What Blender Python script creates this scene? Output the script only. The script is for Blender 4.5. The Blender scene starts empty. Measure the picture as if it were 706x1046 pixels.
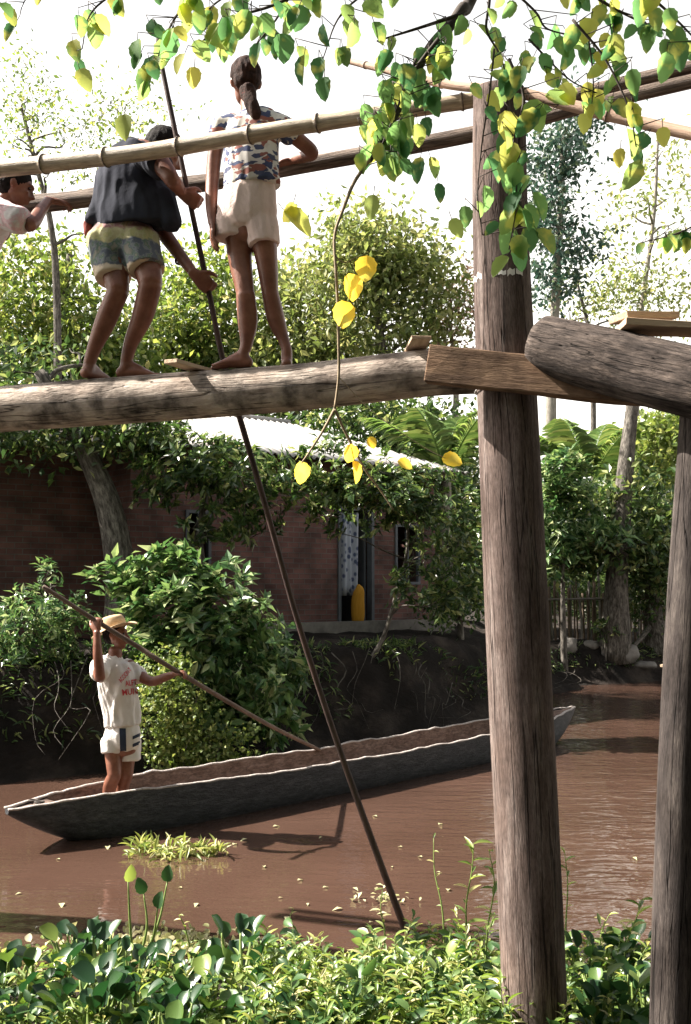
SUN_EL, SUN_BACK, SKY_S, SUN_S, EXPO, HAZE_S, HAZE_D = 45, 10, .05, 5.2, 1.88, 9.5, 0
import bpy, math, random
import numpy as np
from mathutils import Vector, Matrix, noise as mnoise
from mathutils.bvhtree import BVHTree
random.seed(7); rng = np.random.default_rng(11)
R = math.radians
SC = bpy.context.scene
COL = SC.collection

# ------------------------------------------------------------------ camera model (photo measured in pixels of 706x1046)
F = 1060.0; HC = 2.07; PITCH = math.atan((600-523)/F)
cp, sp = math.cos(PITCH), math.sin(PITCH)
def P(px, py, Y):
    u = (px-353)/F; v = (523-py)/F
    dy = cp - v*sp; dz = sp + v*cp
    k = Y/dy
    return np.array([u*k, Y, HC+dz*k])
def PS(l): return np.array([P(*q) for q in l])
BK = .36   # the bridge runs away to the left: depth = const/(1+BK*u)
def sB(u): return 1.0189/(1+BK*u)
def PB(px, py, Y): return P(px, py, Y*sB((px-353)/F))
def PSB(l): return np.array([PB(*q) for q in l])
def nrm(v):
    v = np.asarray(v, float); return v/(np.linalg.norm(v, axis=-1, keepdims=True)+1e-12)
CAMP = np.array([0, 0, HC])

# ------------------------------------------------------------------ noise
_K = rng.normal(size=(24, 3)); _PH = rng.uniform(0, 6.28, 24)
def sn(p, scale=1.0, oct=3, seed=0):
    p = np.asarray(p, float)*scale; o = np.zeros(p.shape[:-1]); a = 1.0; t = 0
    for i in range(oct):
        for j in range(6):
            k = _K[(i*6+j+seed*5) % 24]
            o += a*np.sin(p@k*2.2*(2**i)+_PH[(i*6+j+seed*7) % 24])/3.0
        t += a; a *= .5
    return o/t

# ------------------------------------------------------------------ tagging
def tag(o, label=None, cat=None, group=None, kind=None):
    if label: o['label'] = label
    if cat: o['category'] = cat
    if group: o['group'] = group
    if kind: o['kind'] = kind
    return o
def empty(name, loc, label, cat, group=None):
    o = bpy.data.objects.new(name, None); COL.objects.link(o); o.location = [float(c) for c in loc]
    o.empty_display_size = .1
    return tag(o, label, cat, group)
def wloc(o):
    p = np.zeros(3)
    while o is not None:
        p = p+np.array(o.location); o = o.parent
    return p

# ------------------------------------------------------------------ mesh builder
class MB:
    def __init__(s): s.v = []; s.f = []; s.lc = []; s.col = []; s.n = 0; s.mi = []
    def add(s, v, faces, lc=None, col=None, mi=0):
        v = np.asarray(v, float).reshape(-1, 3)
        if not isinstance(faces, (list, tuple)): faces = [faces]
        for f in faces:
            f = np.asarray(f, int)
            if len(f): s.f.append(f+s.n); s.mi.append(np.full(len(f), mi))
        s.v.append(v); s.lc.append(np.zeros_like(v) if lc is None else np.asarray(lc, float))
        c = np.ones((len(v), 4))
        if col is not None: c[:, :3] = col
        s.col.append(c); s.n += len(v)
        return s
    def box(s, c, size, rz=0, lc=True, M=None, jit=0):
        h = np.array(size)/2
        v = np.array([[x, y, z] for x in (-1, 1) for y in (-1, 1) for z in (-1, 1)])*h
        l = v.copy()
        if jit: v = v+rng.normal(size=v.shape)*jit
        if M is not None: v = v@np.array(M).T
        elif rz: v = v@np.array([[math.cos(rz), math.sin(rz), 0], [-math.sin(rz), math.cos(rz), 0], [0, 0, 1]])
        f = [[0, 1, 3, 2], [4, 6, 7, 5], [0, 4, 5, 1], [2, 3, 7, 6], [0, 2, 6, 4], [1, 5, 7, 3]]
        return s.add(v+np.asarray(c), np.array(f), lc=l+rng.uniform(0, 9))
    def build(s, name, mat, parent=None, smooth=True, base=None, sub=0, bevel=0):
        V = np.concatenate(s.v)
        if parent is not None: loc = np.zeros(3); off = wloc(parent)
        elif base is not None: loc = np.asarray(base, float); off = loc
        else: loc = np.zeros(3); off = loc
        me = bpy.data.meshes.new(name)
        me.vertices.add(len(V)); me.vertices.foreach_set('co', (V-off).ravel())
        nl = sum(f.size for f in s.f); npol = sum(len(f) for f in s.f)
        me.loops.add(nl); me.polygons.add(npol)
        me.loops.foreach_set('vertex_index', np.concatenate([f.ravel() for f in s.f]).astype(np.int32))
        sizes = np.concatenate([np.full(len(f), f.shape[1]) for f in s.f])
        st = np.concatenate([[0], np.cumsum(sizes)[:-1]])
        me.polygons.foreach_set('loop_start', st.astype(np.int32))
        me.polygons.foreach_set('use_smooth', np.full(npol, smooth))
        if isinstance(mat, (list, tuple)):
            for m in mat: me.materials.append(m)
            me.polygons.foreach_set('material_index', np.concatenate(s.mi).astype(np.int32))
        else: me.materials.append(mat)
        a = me.attributes.new('lc', 'FLOAT_VECTOR', 'POINT'); a.data.foreach_set('vector', np.concatenate(s.lc).ravel())
        a = me.attributes.new('col', 'FLOAT_COLOR', 'POINT'); a.data.foreach_set('color', np.concatenate(s.col).ravel())
        me.update(calc_edges=True); me.validate()
        o = bpy.data.objects.new(name, me); COL.objects.link(o); o.location = loc
        if parent is not None: o.parent = parent
        if bevel:
            m = o.modifiers.new('b', 'BEVEL'); m.width = bevel; m.segments = 2; m.limit_method = 'ANGLE'
        return o

def cr(a, sub):
    a = np.asarray(a, float)
    if len(a) < 3 or sub <= 1:
        if sub <= 1: return a
        t = np.linspace(0, 1, sub*(len(a)-1)+1)[:, None]; return a[0]*(1-t)+a[-1]*t
    p = np.vstack([2*a[0]-a[1], a, 2*a[-1]-a[-2]]); out = []
    for i in range(1, len(p)-2):
        for t in np.arange(sub)/sub:
            p0, p1, p2, p3 = p[i-1:i+3]
            out.append(.5*(2*p1+(p2-p0)*t+(2*p0-5*p1+4*p2-p3)*t*t+(3*p1-p0-3*p2+p3)*t**3))
    out.append(a[-1]); return np.array(out)

def tube(mb, pts, rad, seg=12, sub=5, nz=0, nsc=3, side=None, cap=True, mi=0, col=None, endr=None, nlen=.25):
    pts = np.asarray(pts, float); rad = np.asarray(rad, float)
    if rad.ndim == 0: rad = np.full(len(pts), float(rad))
    if rad.ndim == 1: rad = np.stack([rad, rad], 1)
    a = cr(np.hstack([pts, rad]), sub); p = a[:, :3]; r = np.maximum(a[:, 3:], 1e-4)
    t = nrm(np.gradient(p, axis=0)); n = len(p)
    E1 = np.zeros((n, 3))
    if side is not None:
        s = np.asarray(side, float)
        s = np.tile(s, (n, 1)) if s.ndim == 1 else cr(s, sub)
        E1 = nrm(s-(s*t).sum(1)[:, None]*t)
    else:
        e = np.cross(t[0], [0, 0, 1.]);
        if np.linalg.norm(e) < .1: e = np.cross(t[0], [0, 1., 0])
        e = nrm(e)
        for i in range(n):
            e = nrm(e-(e@t[i])*t[i]); E1[i] = e
    E2 = np.cross(t, E1)
    th = np.arange(seg)/seg*2*math.pi
    c, s_ = np.cos(th), np.sin(th)
    L = np.concatenate([[0], np.cumsum(np.linalg.norm(np.diff(p, axis=0), axis=1))])
    q = np.stack([np.tile(c, (n, 1)), np.tile(s_, (n, 1)), np.tile(L[:, None], (1, seg))], 2)
    k = 1+(nz*sn(q*[1, 1, nlen*nsc]+rng.uniform(0, 50), 1, 3) if nz else 0)
    ring = p[:, None, :]+(c[None, :, None]*E1[:, None, :]*r[:, None, :1]+s_[None, :, None]*E2[:, None, :]*r[:, None, 1:2])*(k[..., None] if nz else 1)
    rm = r.mean(1)
    lc = np.stack([c[None, :]*rm[:, None], s_[None, :]*rm[:, None], np.tile(L[:, None], (1, seg))], 2)+rng.uniform(0, 20)*np.array([0, 0, 1])
    V = ring.reshape(-1, 3); LC = lc.reshape(-1, 3)
    i = np.arange(n-1)[:, None]*seg; j = np.arange(seg)[None, :]; j2 = (j+1) % seg
    Fq = np.stack([i+j, i+j2, i+seg+j2, i+seg+j], 2).reshape(-1, 4)
    fs = [Fq]
    if cap:
        V = np.vstack([V, p[0], p[-1]]); LC = np.vstack([LC, lc[0].mean(0), lc[-1].mean(0)])
        a0, a1 = n*seg, n*seg+1; jj = np.arange(seg); j2 = (jj+1) % seg; b = (n-1)*seg
        fs.append(np.stack([np.full(seg, a0), j2, jj], 1)); fs.append(np.stack([np.full(seg, a1), b+jj, b+j2], 1))
    mb.add(V, fs, LC, col, mi)
    return mb

def ellipsoid(mb, c, axes, rad, nu=16, nv=10):
    A = np.array([nrm(x) for x in axes]); V = []
    for i in range(nv+1):
        ph = math.pi*i/nv
        for j in range(nu):
            th = 2*math.pi*j/nu
            V.append([math.sin(ph)*math.cos(th)*rad[0], math.sin(ph)*math.sin(th)*rad[1], math.cos(ph)*rad[2]])
    V = np.array(V)@A+np.asarray(c)
    i = np.arange(nv)[:, None]*nu; j = np.arange(nu)[None, :]; j2 = (j+1) % nu
    f = np.stack([i+j, i+nu+j, i+nu+j2, i+j2], 2).reshape(-1, 4)
    mb.add(V, f); return mb

# ------------------------------------------------------------------ materials
def newmat(name):
    m = bpy.data.materials.new(name); m.use_nodes = True; nt = m.node_tree
    b = nt.nodes['Principled BSDF']; return m, nt, b
def N(nt, typ, **k):
    n = nt.nodes.new(typ)
    for a, v in k.items():
        if a.startswith('i_'):
            key = a[2:].replace('_', ' '); n.inputs[key].default_value = v
        else: setattr(n, a, v)
    return n
def coordnode(nt, coord):
    if coord == 'lc':
        a = N(nt, 'ShaderNodeAttribute', attribute_name='lc'); return a.outputs['Vector']
    t = N(nt, 'ShaderNodeTexCoord'); return t.outputs[coord]
def mapped(nt, coord, scale):
    m = N(nt, 'ShaderNodeMapping'); m.inputs['Scale'].default_value = scale
    nt.links.new(coordnode(nt, coord), m.inputs['Vector']); return m.outputs['Vector']
def ramp(nt, src, stops, interp='LINEAR'):
    r = N(nt, 'ShaderNodeValToRGB'); r.color_ramp.interpolation = interp
    e = r.color_ramp.elements
    while len(e) < len(stops): e.new(.5)
    for q, (p, c) in zip(e, stops): q.position = p; q.color = (*c, 1)
    nt.links.new(src, r.inputs['Fac']); return r.outputs['Color']
def noisemat(name, stops, scale=3, rough=.8, bump=.3, coord='Object', st=(1, 1, 1), detail=8, bscale=None, spec=.3, dist=.02, fine=None, patch=None, plow=.38, crack=None):
    m, nt, b = newmat(name); L = nt.links
    vec = mapped(nt, coord, st)
    n = N(nt, 'ShaderNodeTexNoise', i_Scale=scale, i_Detail=detail, i_Roughness=.65); L.new(vec, n.inputs['Vector'])
    colr = ramp(nt, n.outputs['Fac'], stops)
    if fine:
        n3 = N(nt, 'ShaderNodeTexNoise', i_Scale=fine, i_Detail=5, i_Roughness=.7); L.new(vec, n3.inputs['Vector'])
        r3 = ramp(nt, n3.outputs['Fac'], [(.36, (.35, .35, .35)), (.6, (1, 1, 1))])
        mx = N(nt, 'ShaderNodeMix', data_type='RGBA', blend_type='MULTIPLY'); mx.inputs[0].default_value = .8
        L.new(colr, mx.inputs[6]); L.new(r3, mx.inputs[7]); colr = mx.outputs[2]
    if patch:
        v4 = mapped(nt, coord, (1, 1, 1)); n4 = N(nt, 'ShaderNodeTexNoise', i_Scale=patch, i_Detail=6, i_Roughness=.6); L.new(v4, n4.inputs['Vector'])
        r4 = ramp(nt, n4.outputs['Fac'], [(.34, (plow, plow*.95, plow*.92)), (.52, (1, 1, 1)), (.7, (1.25, 1.2, 1.15))])
        mx = N(nt, 'ShaderNodeMix', data_type='RGBA', blend_type='MULTIPLY'); mx.inputs[0].default_value = .85
        L.new(colr, mx.inputs[6]); L.new(r4, mx.inputs[7]); colr = mx.outputs[2]
    crk = None
    if crack:
        v5 = mapped(nt, coord, crack[1]); n5 = N(nt, 'ShaderNodeTexNoise', i_Scale=crack[0], i_Detail=3, i_Roughness=.5, i_Distortion=.3); L.new(v5, n5.inputs['Vector'])
        crk = ramp(nt, n5.outputs['Fac'], [(.462, (1, 1, 1)), (.472, (.08, .08, .08)), (.482, (1, 1, 1)), (.60, (1, 1, 1)), (.607, (.4, .4, .4)), (.614, (1, 1, 1))])
        mx = N(nt, 'ShaderNodeMix', data_type='RGBA', blend_type='MULTIPLY'); mx.inputs[0].default_value = .8
        L.new(colr, mx.inputs[6]); L.new(crk, mx.inputs[7]); colr = mx.outputs[2]
    L.new(colr, b.inputs['Base Color'])
    b.inputs['Roughness'].default_value = rough; b.inputs['Specular IOR Level'].default_value = spec
    if bump:
        n2 = N(nt, 'ShaderNodeTexNoise', i_Scale=bscale or scale*3, i_Detail=6, i_Roughness=.7); L.new(vec, n2.inputs['Vector'])
        bp = N(nt, 'ShaderNodeBump', i_Strength=bump, i_Distance=dist)
        L.new(n2.outputs['Fac'], bp.inputs['Height']); last = bp
        if crk is not None:
            b3 = N(nt, 'ShaderNodeBump', i_Strength=1., i_Distance=.012); L.new(crk, b3.inputs['Height']); L.new(bp.outputs['Normal'], b3.inputs['Normal']); last = b3
        L.new(last.outputs['Normal'], b.inputs['Normal'])
    return m
def leafmat(name, stops, rough=.45, trans=.35, tcol=None, spec=.5, vcol=False):
    m, nt, b = newmat(name); L = nt.links
    if vcol:
        a = N(nt, 'ShaderNodeAttribute', attribute_name='col'); c0 = a.outputs['Color']
        nz = N(nt, 'ShaderNodeTexNoise', i_Scale=18., i_Detail=3); L.new(coordnode(nt, 'Object'), nz.inputs['Vector'])
        r = ramp(nt, nz.outputs['Fac'], [(.54, (0, 0, 0)), (.64, (1, 1, 1))])
        mx = N(nt, 'ShaderNodeMix', data_type='RGBA'); L.new(r, mx.inputs[0]); L.new(c0, mx.inputs[6]); mx.inputs[7].default_value = (.52, .50, .10, 1)
        m2 = N(nt, 'ShaderNodeMath', operation='MULTIPLY'); L.new(r, m2.inputs[0]); m2.inputs[1].default_value = .55
        L.new(m2.outputs[0], mx.inputs[0]); c = mx.outputs[2]
    else:
        g = N(nt, 'ShaderNodeNewGeometry'); c = ramp(nt, g.outputs['Random Per Island'], stops)
    L.new(c, b.inputs['Base Color']); b.inputs['Roughness'].default_value = rough; b.inputs['Specular IOR Level'].default_value = spec
    t = N(nt, 'ShaderNodeBsdfTranslucent')
    hs = N(nt, 'ShaderNodeHueSaturation', i_Hue=.485, i_Saturation=1.15 if not vcol else 1.0, i_Value=1.6 if not vcol else 1.5); L.new(c, hs.inputs['Color']); L.new(hs.outputs['Color'], t.inputs['Color'])
    mix = N(nt, 'ShaderNodeMixShader'); mix.inputs[0].default_value = trans
    L.new(b.outputs[0], mix.inputs[1]); L.new(t.outputs[0], mix.inputs[2])
    L.new(mix.outputs[0], nt.nodes['Material Output'].inputs['Surface'])
    return m
def plain(name, c, rough=.6, spec=.3, coord='Object', var=.18, sc=8):
    c = np.array(c); return noisemat(name, [(.3, tuple(c*(1-var))), (.7, tuple(np.minimum(c*(1+var), 1)))], sc, rough, .15, coord, spec=spec)

MT = {}
MT['post'] = noisemat('weathered_post', [(.3, (.085, .060, .051)), (.5, (.15, .112, .099)), (.7, (.27, .22, .20))], 2.2, .9, .6, 'lc', (9, 9, 1.1), 10, 14, .12, .010, fine=26, patch=2.2, plow=.6, crack=(1.5, (10, 10, .35)))
MT['shadedpost'] = noisemat('shaded_post', [(.3, (.032, .027, .026)), (.5, (.065, .054, .050)), (.7, (.14, .118, .105))], 2.2, .9, .6, 'lc', (9, 9, 1.1), 10, 14, .12, .010, fine=26, patch=2.2, plow=.5, crack=(1.5, (10, 10, .35)))  # darker copy of the post wood, shade on the right post painted in
MT['log'] = noisemat('bare_log', [(.3, (.15, .115, .095)), (.5, (.36, .30, .255)), (.7, (.52, .45, .39))], 3, .9, .9, 'lc', (5, 5, 1.6), 8, 12, .12, .015, patch=5, plow=.10, crack=(1.6, (8, 8, .45)))
MT['darklog'] = noisemat('grey_log', [(.3, (.035, .028, .026)), (.55, (.10, .08, .07)), (.75, (.24, .19, .16))], 4, .9, 1., 'lc', (7, 7, 1.4), 8, 12, .12, .015, fine=14, patch=4, crack=(2., (9, 9, .5)))
MT['beam'] = noisemat('sawn_timber', [(.3, (.10, .06, .04)), (.7, (.26, .17, .11))], 5, .9, .6, 'lc', (1.2, 8, 8), 6, 10, .15, patch=6)
MT['plank'] = noisemat('pale_plank', [(.3, (.34, .24, .16)), (.7, (.55, .42, .30))], 5, .8, .4, 'lc', (.8, 8, 8), 6, 10, .2)
MT['bamboo'] = noisemat('dry_bamboo', [(.3, (.34, .25, .16)), (.55, (.52, .42, .30)), (.75, (.62, .54, .42))], 4, .55, .3, 'lc', (7, 7, .8), 6, 12, .35, fine=7)
MT['rail'] = noisemat('dark_rail', [(.3, (.08, .055, .045)), (.55, (.2, .15, .12)), (.75, (.32, .26, .21))], 4, .8, .7, 'lc', (9, 9, .7), 6, 12, .25, fine=8)
MT['thinpole'] = noisemat('thin_pole', [(.3, (.27, .17, .12)), (.7, (.48, .34, .25))], 4, .7, .4, 'lc', (8, 8, .8), 6, 12, .25)
MT['darkpole'] = noisemat('dark_pole', [(.3, (.03, .02, .02)), (.7, (.10, .06, .05))], 6, .7, .4, 'lc', (6, 6, 1), 6, 12, .25)
MT['puntpole'] = noisemat('punt_pole', [(.3, (.08, .055, .042)), (.7, (.19, .135, .105))], 6, .7, .4, 'lc', (6, 6, 1), 6, 12, .25)
MT['bark'] = noisemat('bark', [(.3, (.05, .045, .038)), (.5, (.13, .115, .10)), (.7, (.24, .22, .19))], 3, .9, .9, 'lc', (5, 5, 1.4), 8, 8, .2, .03, fine=6)
MT['palebark'] = noisemat('pale_bark', [(.3, (.13, .12, .10)), (.7, (.33, .30, .26))], 3, .9, .7, 'lc', (5, 5, 1.4), 8, 8, .2, .03)
MT['twig'] = plain('twig_bark', (.13, .095, .065), .85, coord='lc', sc=20)
MT['twigpale'] = plain('pale_twig_bark', (.30, .23, .15), .8, coord='lc', sc=20)
MT['twigdark'] = plain('dark_twig_bark', (.06, .048, .04), .85, coord='lc', sc=20)
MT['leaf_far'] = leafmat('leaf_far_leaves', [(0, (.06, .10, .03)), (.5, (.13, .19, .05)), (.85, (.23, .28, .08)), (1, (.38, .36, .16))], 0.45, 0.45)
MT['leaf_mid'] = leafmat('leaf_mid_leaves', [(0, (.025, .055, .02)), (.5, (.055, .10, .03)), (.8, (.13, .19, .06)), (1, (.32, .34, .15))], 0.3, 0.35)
MT['leaf_olive'] = leafmat('leaf_olive_leaves', [(0, (.09, .13, .04)), (.6, (.18, .22, .08)), (1, (.32, .32, .14))], 0.45, 0.45)
MT['leaf_blue'] = leafmat('bluish_leaves', [(0, (.03, .065, .05)), (.7, (.055, .10, .075)), (1, (.12, .16, .08))], .5, .25)
MT['leaf_rust'] = leafmat('rust_leaves', [(0, (.14, .09, .06)), (.6, (.23, .16, .11)), (1, (.2, .2, .1))], .6, .3)
MT['leaf_bush'] = leafmat('leaf_bush_leaves', [(0, (.035, .085, .035)), (.45, (.08, .16, .055)), (.8, (.20, .29, .11)), (1, (.42, .47, .26))], 0.28, 0.3)
MT['leaf_lime'] = leafmat('creeper_leaves', [(0, (.08, .13, .03)), (.6, (.16, .22, .06)), (1, (.30, .32, .12))], .45, .35)
MT['leaf_over'] = leafmat('overhanging_leaves', [], .6, .68, spec=.2, vcol=True)
MT['hyacinth'] = leafmat('hyacinth_leaves', [(0, (.014, .045, .018)), (.55, (.028, .075, .026)), (.8, (.065, .13, .035)), (.9, (.22, .29, .06)), (1, (.46, .44, .12))], .34, .25)
MT['herb'] = leafmat('herb_leaves', [(0, (.08, .14, .03)), (.4, (.16, .24, .06)), (.75, (.27, .33, .10)), (.92, (.45, .44, .17)), (1, (.6, .56, .34))], 0.4, 0.38)
MT['darkherb'] = leafmat('dark_herb_leaves', [(0, (.03, .075, .025)), (.6, (.07, .14, .04)), (1, (.2, .26, .08))], .4, .3)
MT['stalk'] = plain('green_stalk', (.16, .22, .06), .5)
MT['floatleaf'] = leafmat('floating_leaves', [(0, (.25, .26, .1)), (.5, (.42, .42, .22)), (1, (.6, .56, .4))], .5, .2)
MT['weed'] = leafmat('floating_weed', [(0, (.12, .18, .05)), (.6, (.28, .32, .10)), (1, (.5, .48, .25))], .45, .3)
MT['palm'] = leafmat('palm_leaves', [(0, (.07, .13, .04)), (.6, (.15, .23, .07)), (1, (.28, .32, .12))], 0.4, 0.4)
MT['soil'] = noisemat('bank_soil', [(.3, (.010, .009, .008)), (.5, (.022, .018, .016)), (.72, (.07, .056, .046))], 1.2, .95, .9, 'Object', (1, 1, 1.5), 10, 6, .1, .08)
MT['skin'] = noisemat('brown_skin', [(.3, (.12, .042, .026)), (.5, (.19, .075, .046)), (.7, (.26, .115, .075))], 9, .42, .2, 'Object', bscale=60, spec=.4, dist=.004)
MT['hair'] = noisemat('black_hair', [(.35, (.006, .005, .005)), (.7, (.016, .012, .011))], 30, .8, 1., 'Object', (1, 1, 1), bscale=90, spec=.12, dist=.006)
MT['hairbrown'] = noisemat('brown_hair', [(.35, (.016, .009, .007)), (.7, (.06, .028, .02))], 30, .8, 1., 'Object', (1, 1, 1), bscale=90, spec=.12, dist=.006)
MT['navycloth'] = noisemat('navy_cloth', [(.3, (.022, .024, .034)), (.7, (.04, .043, .058))], 5, .95, .35, 'Object', bscale=14, spec=.15, dist=.015)
MT['whitecloth'] = noisemat('white_cotton', [(.3, (.58, .54, .51)), (.7, (.72, .69, .66))], 5, .95, .5, 'Object', bscale=13, spec=.1, dist=.02)
MT['pinkcloth'] = noisemat('pale_pink_cotton', [(.3, (.68, .52, .47)), (.7, (.78, .63, .58))], 5, .95, .5, 'Object', bscale=13, spec=.1, dist=.02)
MT['stripe'] = plain('navy_stripe', (.025, .035, .06), .9)
MT['redink'] = plain('red_print', (.55, .07, .09), .9)
MT['straw'] = noisemat('woven_straw', [(.3, (.36, .25, .14)), (.7, (.56, .42, .27))], 25, .85, .8, 'Object', (1, 1, 3), bscale=70, spec=.15, dist=.004)
MT['wire'] = plain('binding_wire', (.42, .40, .38), .5)
MT['white'] = plain('white_paint', (.75, .73, .7), .7)
MT['black'] = plain('black_strap', (.015, .015, .016), .5)
MT['eye'] = plain('eye_dark', (.03, .02, .018), .15)
MT['dark'] = plain('dark_wood', (.05, .04, .035), .8)
MT['frame'] = plain('greyblue_frame', (.09, .10, .115), .7)
MT['yellow'] = noisemat('yellow_cloth', [(.3, (.42, .19, .015)), (.7, (.55, .29, .035))], 12, .9, .4, 'Object', (3, 3, .5))
MT['rock'] = noisemat('rock', [(.3, (.08, .075, .07)), (.7, (.24, .22, .20))], 3, .9, .8)
MT['boatout'] = noisemat('canoe_outside', [(.3, (.028, .030, .036)), (.55, (.06, .062, .07)), (.75, (.12, .12, .125))], 3, .6, .7, 'lc', (1, 7, 7), 8, 8, .35, .015, fine=8)
MT['boatin'] = noisemat('canoe_inside', [(.3, (.11, .07, .055)), (.55, (.2, .14, .115)), (.75, (.3, .22, .19))], 3, .85, .7, 'lc', (1, 6, 6), 8, 8, .2, .015, fine=8)
MT['boatrim'] = noisemat('canoe_rim', [(.3, (.26, .22, .2)), (.7, (.55, .5, .47))], 8, .8, .6, 'lc', (1, 5, 5))
MT['metal'] = noisemat('weathered_zinc', [(.3, (.22, .215, .21)), (.55, (.32, .31, .30)), (.75, (.24, .17, .13))], 1.3, .5, .15, 'Object', spec=.5)
def brick():
    m, nt, b = newmat('red_brick'); L = nt.links
    br = N(nt, 'ShaderNodeTexBrick', i_Scale=1.0); br.inputs['Brick Width'].default_value = .23; br.inputs['Row Height'].default_value = .085
    br.inputs['Mortar Size'].default_value = .009; br.inputs['Mortar Smooth'].default_value = .3
    br.inputs['Color1'].default_value = (.11, .052, .046, 1); br.inputs['Color2'].default_value = (.17, .085, .072, 1); br.inputs['Mortar'].default_value = (.13, .11, .10, 1)
    L.new(coordnode(nt, 'lc'), br.inputs['Vector'])
    nz = N(nt, 'ShaderNodeTexNoise', i_Scale=2.5, i_Detail=7); L.new(coordnode(nt, 'lc'), nz.inputs['Vector'])
    r = ramp(nt, nz.outputs['Fac'], [(.35, (.5, .5, .5)), (.65, (1.1, 1.05, 1.05))])
    mx = N(nt, 'ShaderNodeMix', data_type='RGBA', blend_type='MULTIPLY'); mx.inputs[0].default_value = 1
    L.new(br.outputs['Color'], mx.inputs[6]); L.new(r, mx.inputs[7]); L.new(mx.outputs[2], b.inputs['Base Color'])
    b.inputs['Roughness'].default_value = .95
    bp = N(nt, 'ShaderNodeBump', i_Strength=.8, i_Distance=.01); bp.invert = True
    L.new(br.outputs['Fac'], bp.inputs['Height']); L.new(bp.outputs['Normal'], b.inputs['Normal'])
    return m
MT['brick'] = brick()
def blotch():      # girl's printed blouse
    m, nt, b = newmat('printed_blouse'); L = nt.links; vec = mapped(nt, 'Object', (1, 1, 1.7))
    nw = N(nt, 'ShaderNodeTexNoise', i_Scale=14., i_Detail=2); L.new(vec, nw.inputs['Vector'])
    mxv = N(nt, 'ShaderNodeMix', data_type='RGBA'); mxv.inputs[0].default_value = .12; L.new(vec, mxv.inputs[6]); L.new(nw.outputs['Color'], mxv.inputs[7])
    v = N(nt, 'ShaderNodeTexVoronoi', i_Scale=19.); L.new(mxv.outputs[2], v.inputs['Vector'])
    r = ramp(nt, v.outputs['Distance'], [(.0, (1, 1, 1)), (.56, (1, 1, 1)), (.60, (0, 0, 0))])
    sep = N(nt, 'ShaderNodeSeparateColor'); L.new(v.outputs['Color'], sep.inputs[0])
    c = ramp(nt, sep.outputs[0], [(0, (.05, .065, .14)), (.38, (.26, .10, .08)), (.62, (.06, .07, .13)), (.88, (.55, .52, .48))], 'CONSTANT')
    mx = N(nt, 'ShaderNodeMix', data_type='RGBA'); L.new(r, mx.inputs[0]); mx.inputs[6].default_value = (.62, .60, .56, 1); L.new(c, mx.inputs[7])
    L.new(mx.outputs[2], b.inputs['Base Color']); b.inputs['Roughness'].default_value = .9
    return m
MT['blouse'] = blotch()
def boardshorts():
    m, nt, b = newmat('printed_board_shorts'); L = nt.links
    vec = coordnode(nt, 'Object'); sx = N(nt, 'ShaderNodeSeparateXYZ'); L.new(vec, sx.inputs[0])
    n = N(nt, 'ShaderNodeTexNoise', i_Scale=14., i_Detail=5); L.new(vec, n.inputs['Vector'])
    ad = N(nt, 'ShaderNodeMath', operation='MULTIPLY_ADD'); L.new(n.outputs['Fac'], ad.inputs[0]); ad.inputs[1].default_value = .10; L.new(sx.outputs['Z'], ad.inputs[2])
    mr = N(nt, 'ShaderNodeMapRange'); L.new(ad.outputs[0], mr.inputs[0]); mr.inputs[1].default_value = BS_Z0+.05; mr.inputs[2].default_value = BS_Z1+.05
    band = ramp(nt, mr.outputs[0], [(0, (.62, .52, .40)), (.2, (.60, .50, .38)), (.23, (.11, .12, .15)), (.6, (.05, .06, .09)), (.64, (.50, .44, .16)), (.82, (.48, .43, .2)), (.86, (.35, .08, .05))], 'LINEAR')
    n2 = N(nt, 'ShaderNodeTexNoise', i_Scale=20., i_Detail=4); L.new(vec, n2.inputs['Vector'])
    pt = ramp(nt, n2.outputs['Fac'], [(.44, (.10, .12, .15)), (.5, (.28, .30, .30)), (.56, (.10, .20, .10)), (.64, (.34, .3, .22))])
    gate = ramp(nt, mr.outputs[0], [(.22, (0, 0, 0)), (.27, (.6, .6, .6)), (.58, (.5, .5, .5)), (.8, (.35, .35, .35)), (1, (.8, .8, .8))])
    mx = N(nt, 'ShaderNodeMix', data_type='RGBA'); L.new(gate, mx.inputs[0]); L.new(band, mx.inputs[6]); L.new(pt, mx.inputs[7])
    L.new(mx.outputs[2], b.inputs['Base Color']); b.inputs['Roughness'].default_value = .9
    return m
def pinkstain():
    return noisemat('pink_stained_cotton', [(.42, (.66, .63, .62)), (.5, (.66, .42, .45)), (.56, (.68, .64, .63))], 9, .95, .5, 'Object', bscale=13, spec=.1)
MT['pinkstain'] = pinkstain()
def floral():
    m, nt, b = newmat('floral_curtain'); L = nt.links; v = N(nt, 'ShaderNodeTexVoronoi', i_Scale=11.); L.new(mapped(nt, 'Object', (1, 1, .8)), v.inputs['Vector'])
    c = ramp(nt, v.outputs['Distance'], [(.25, (.06, .08, .15)), (.42, (.34, .37, .44))]); L.new(c, b.inputs['Base Color']); b.inputs['Roughness'].default_value = .9
    return m
MT['floral'] = floral()
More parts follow.
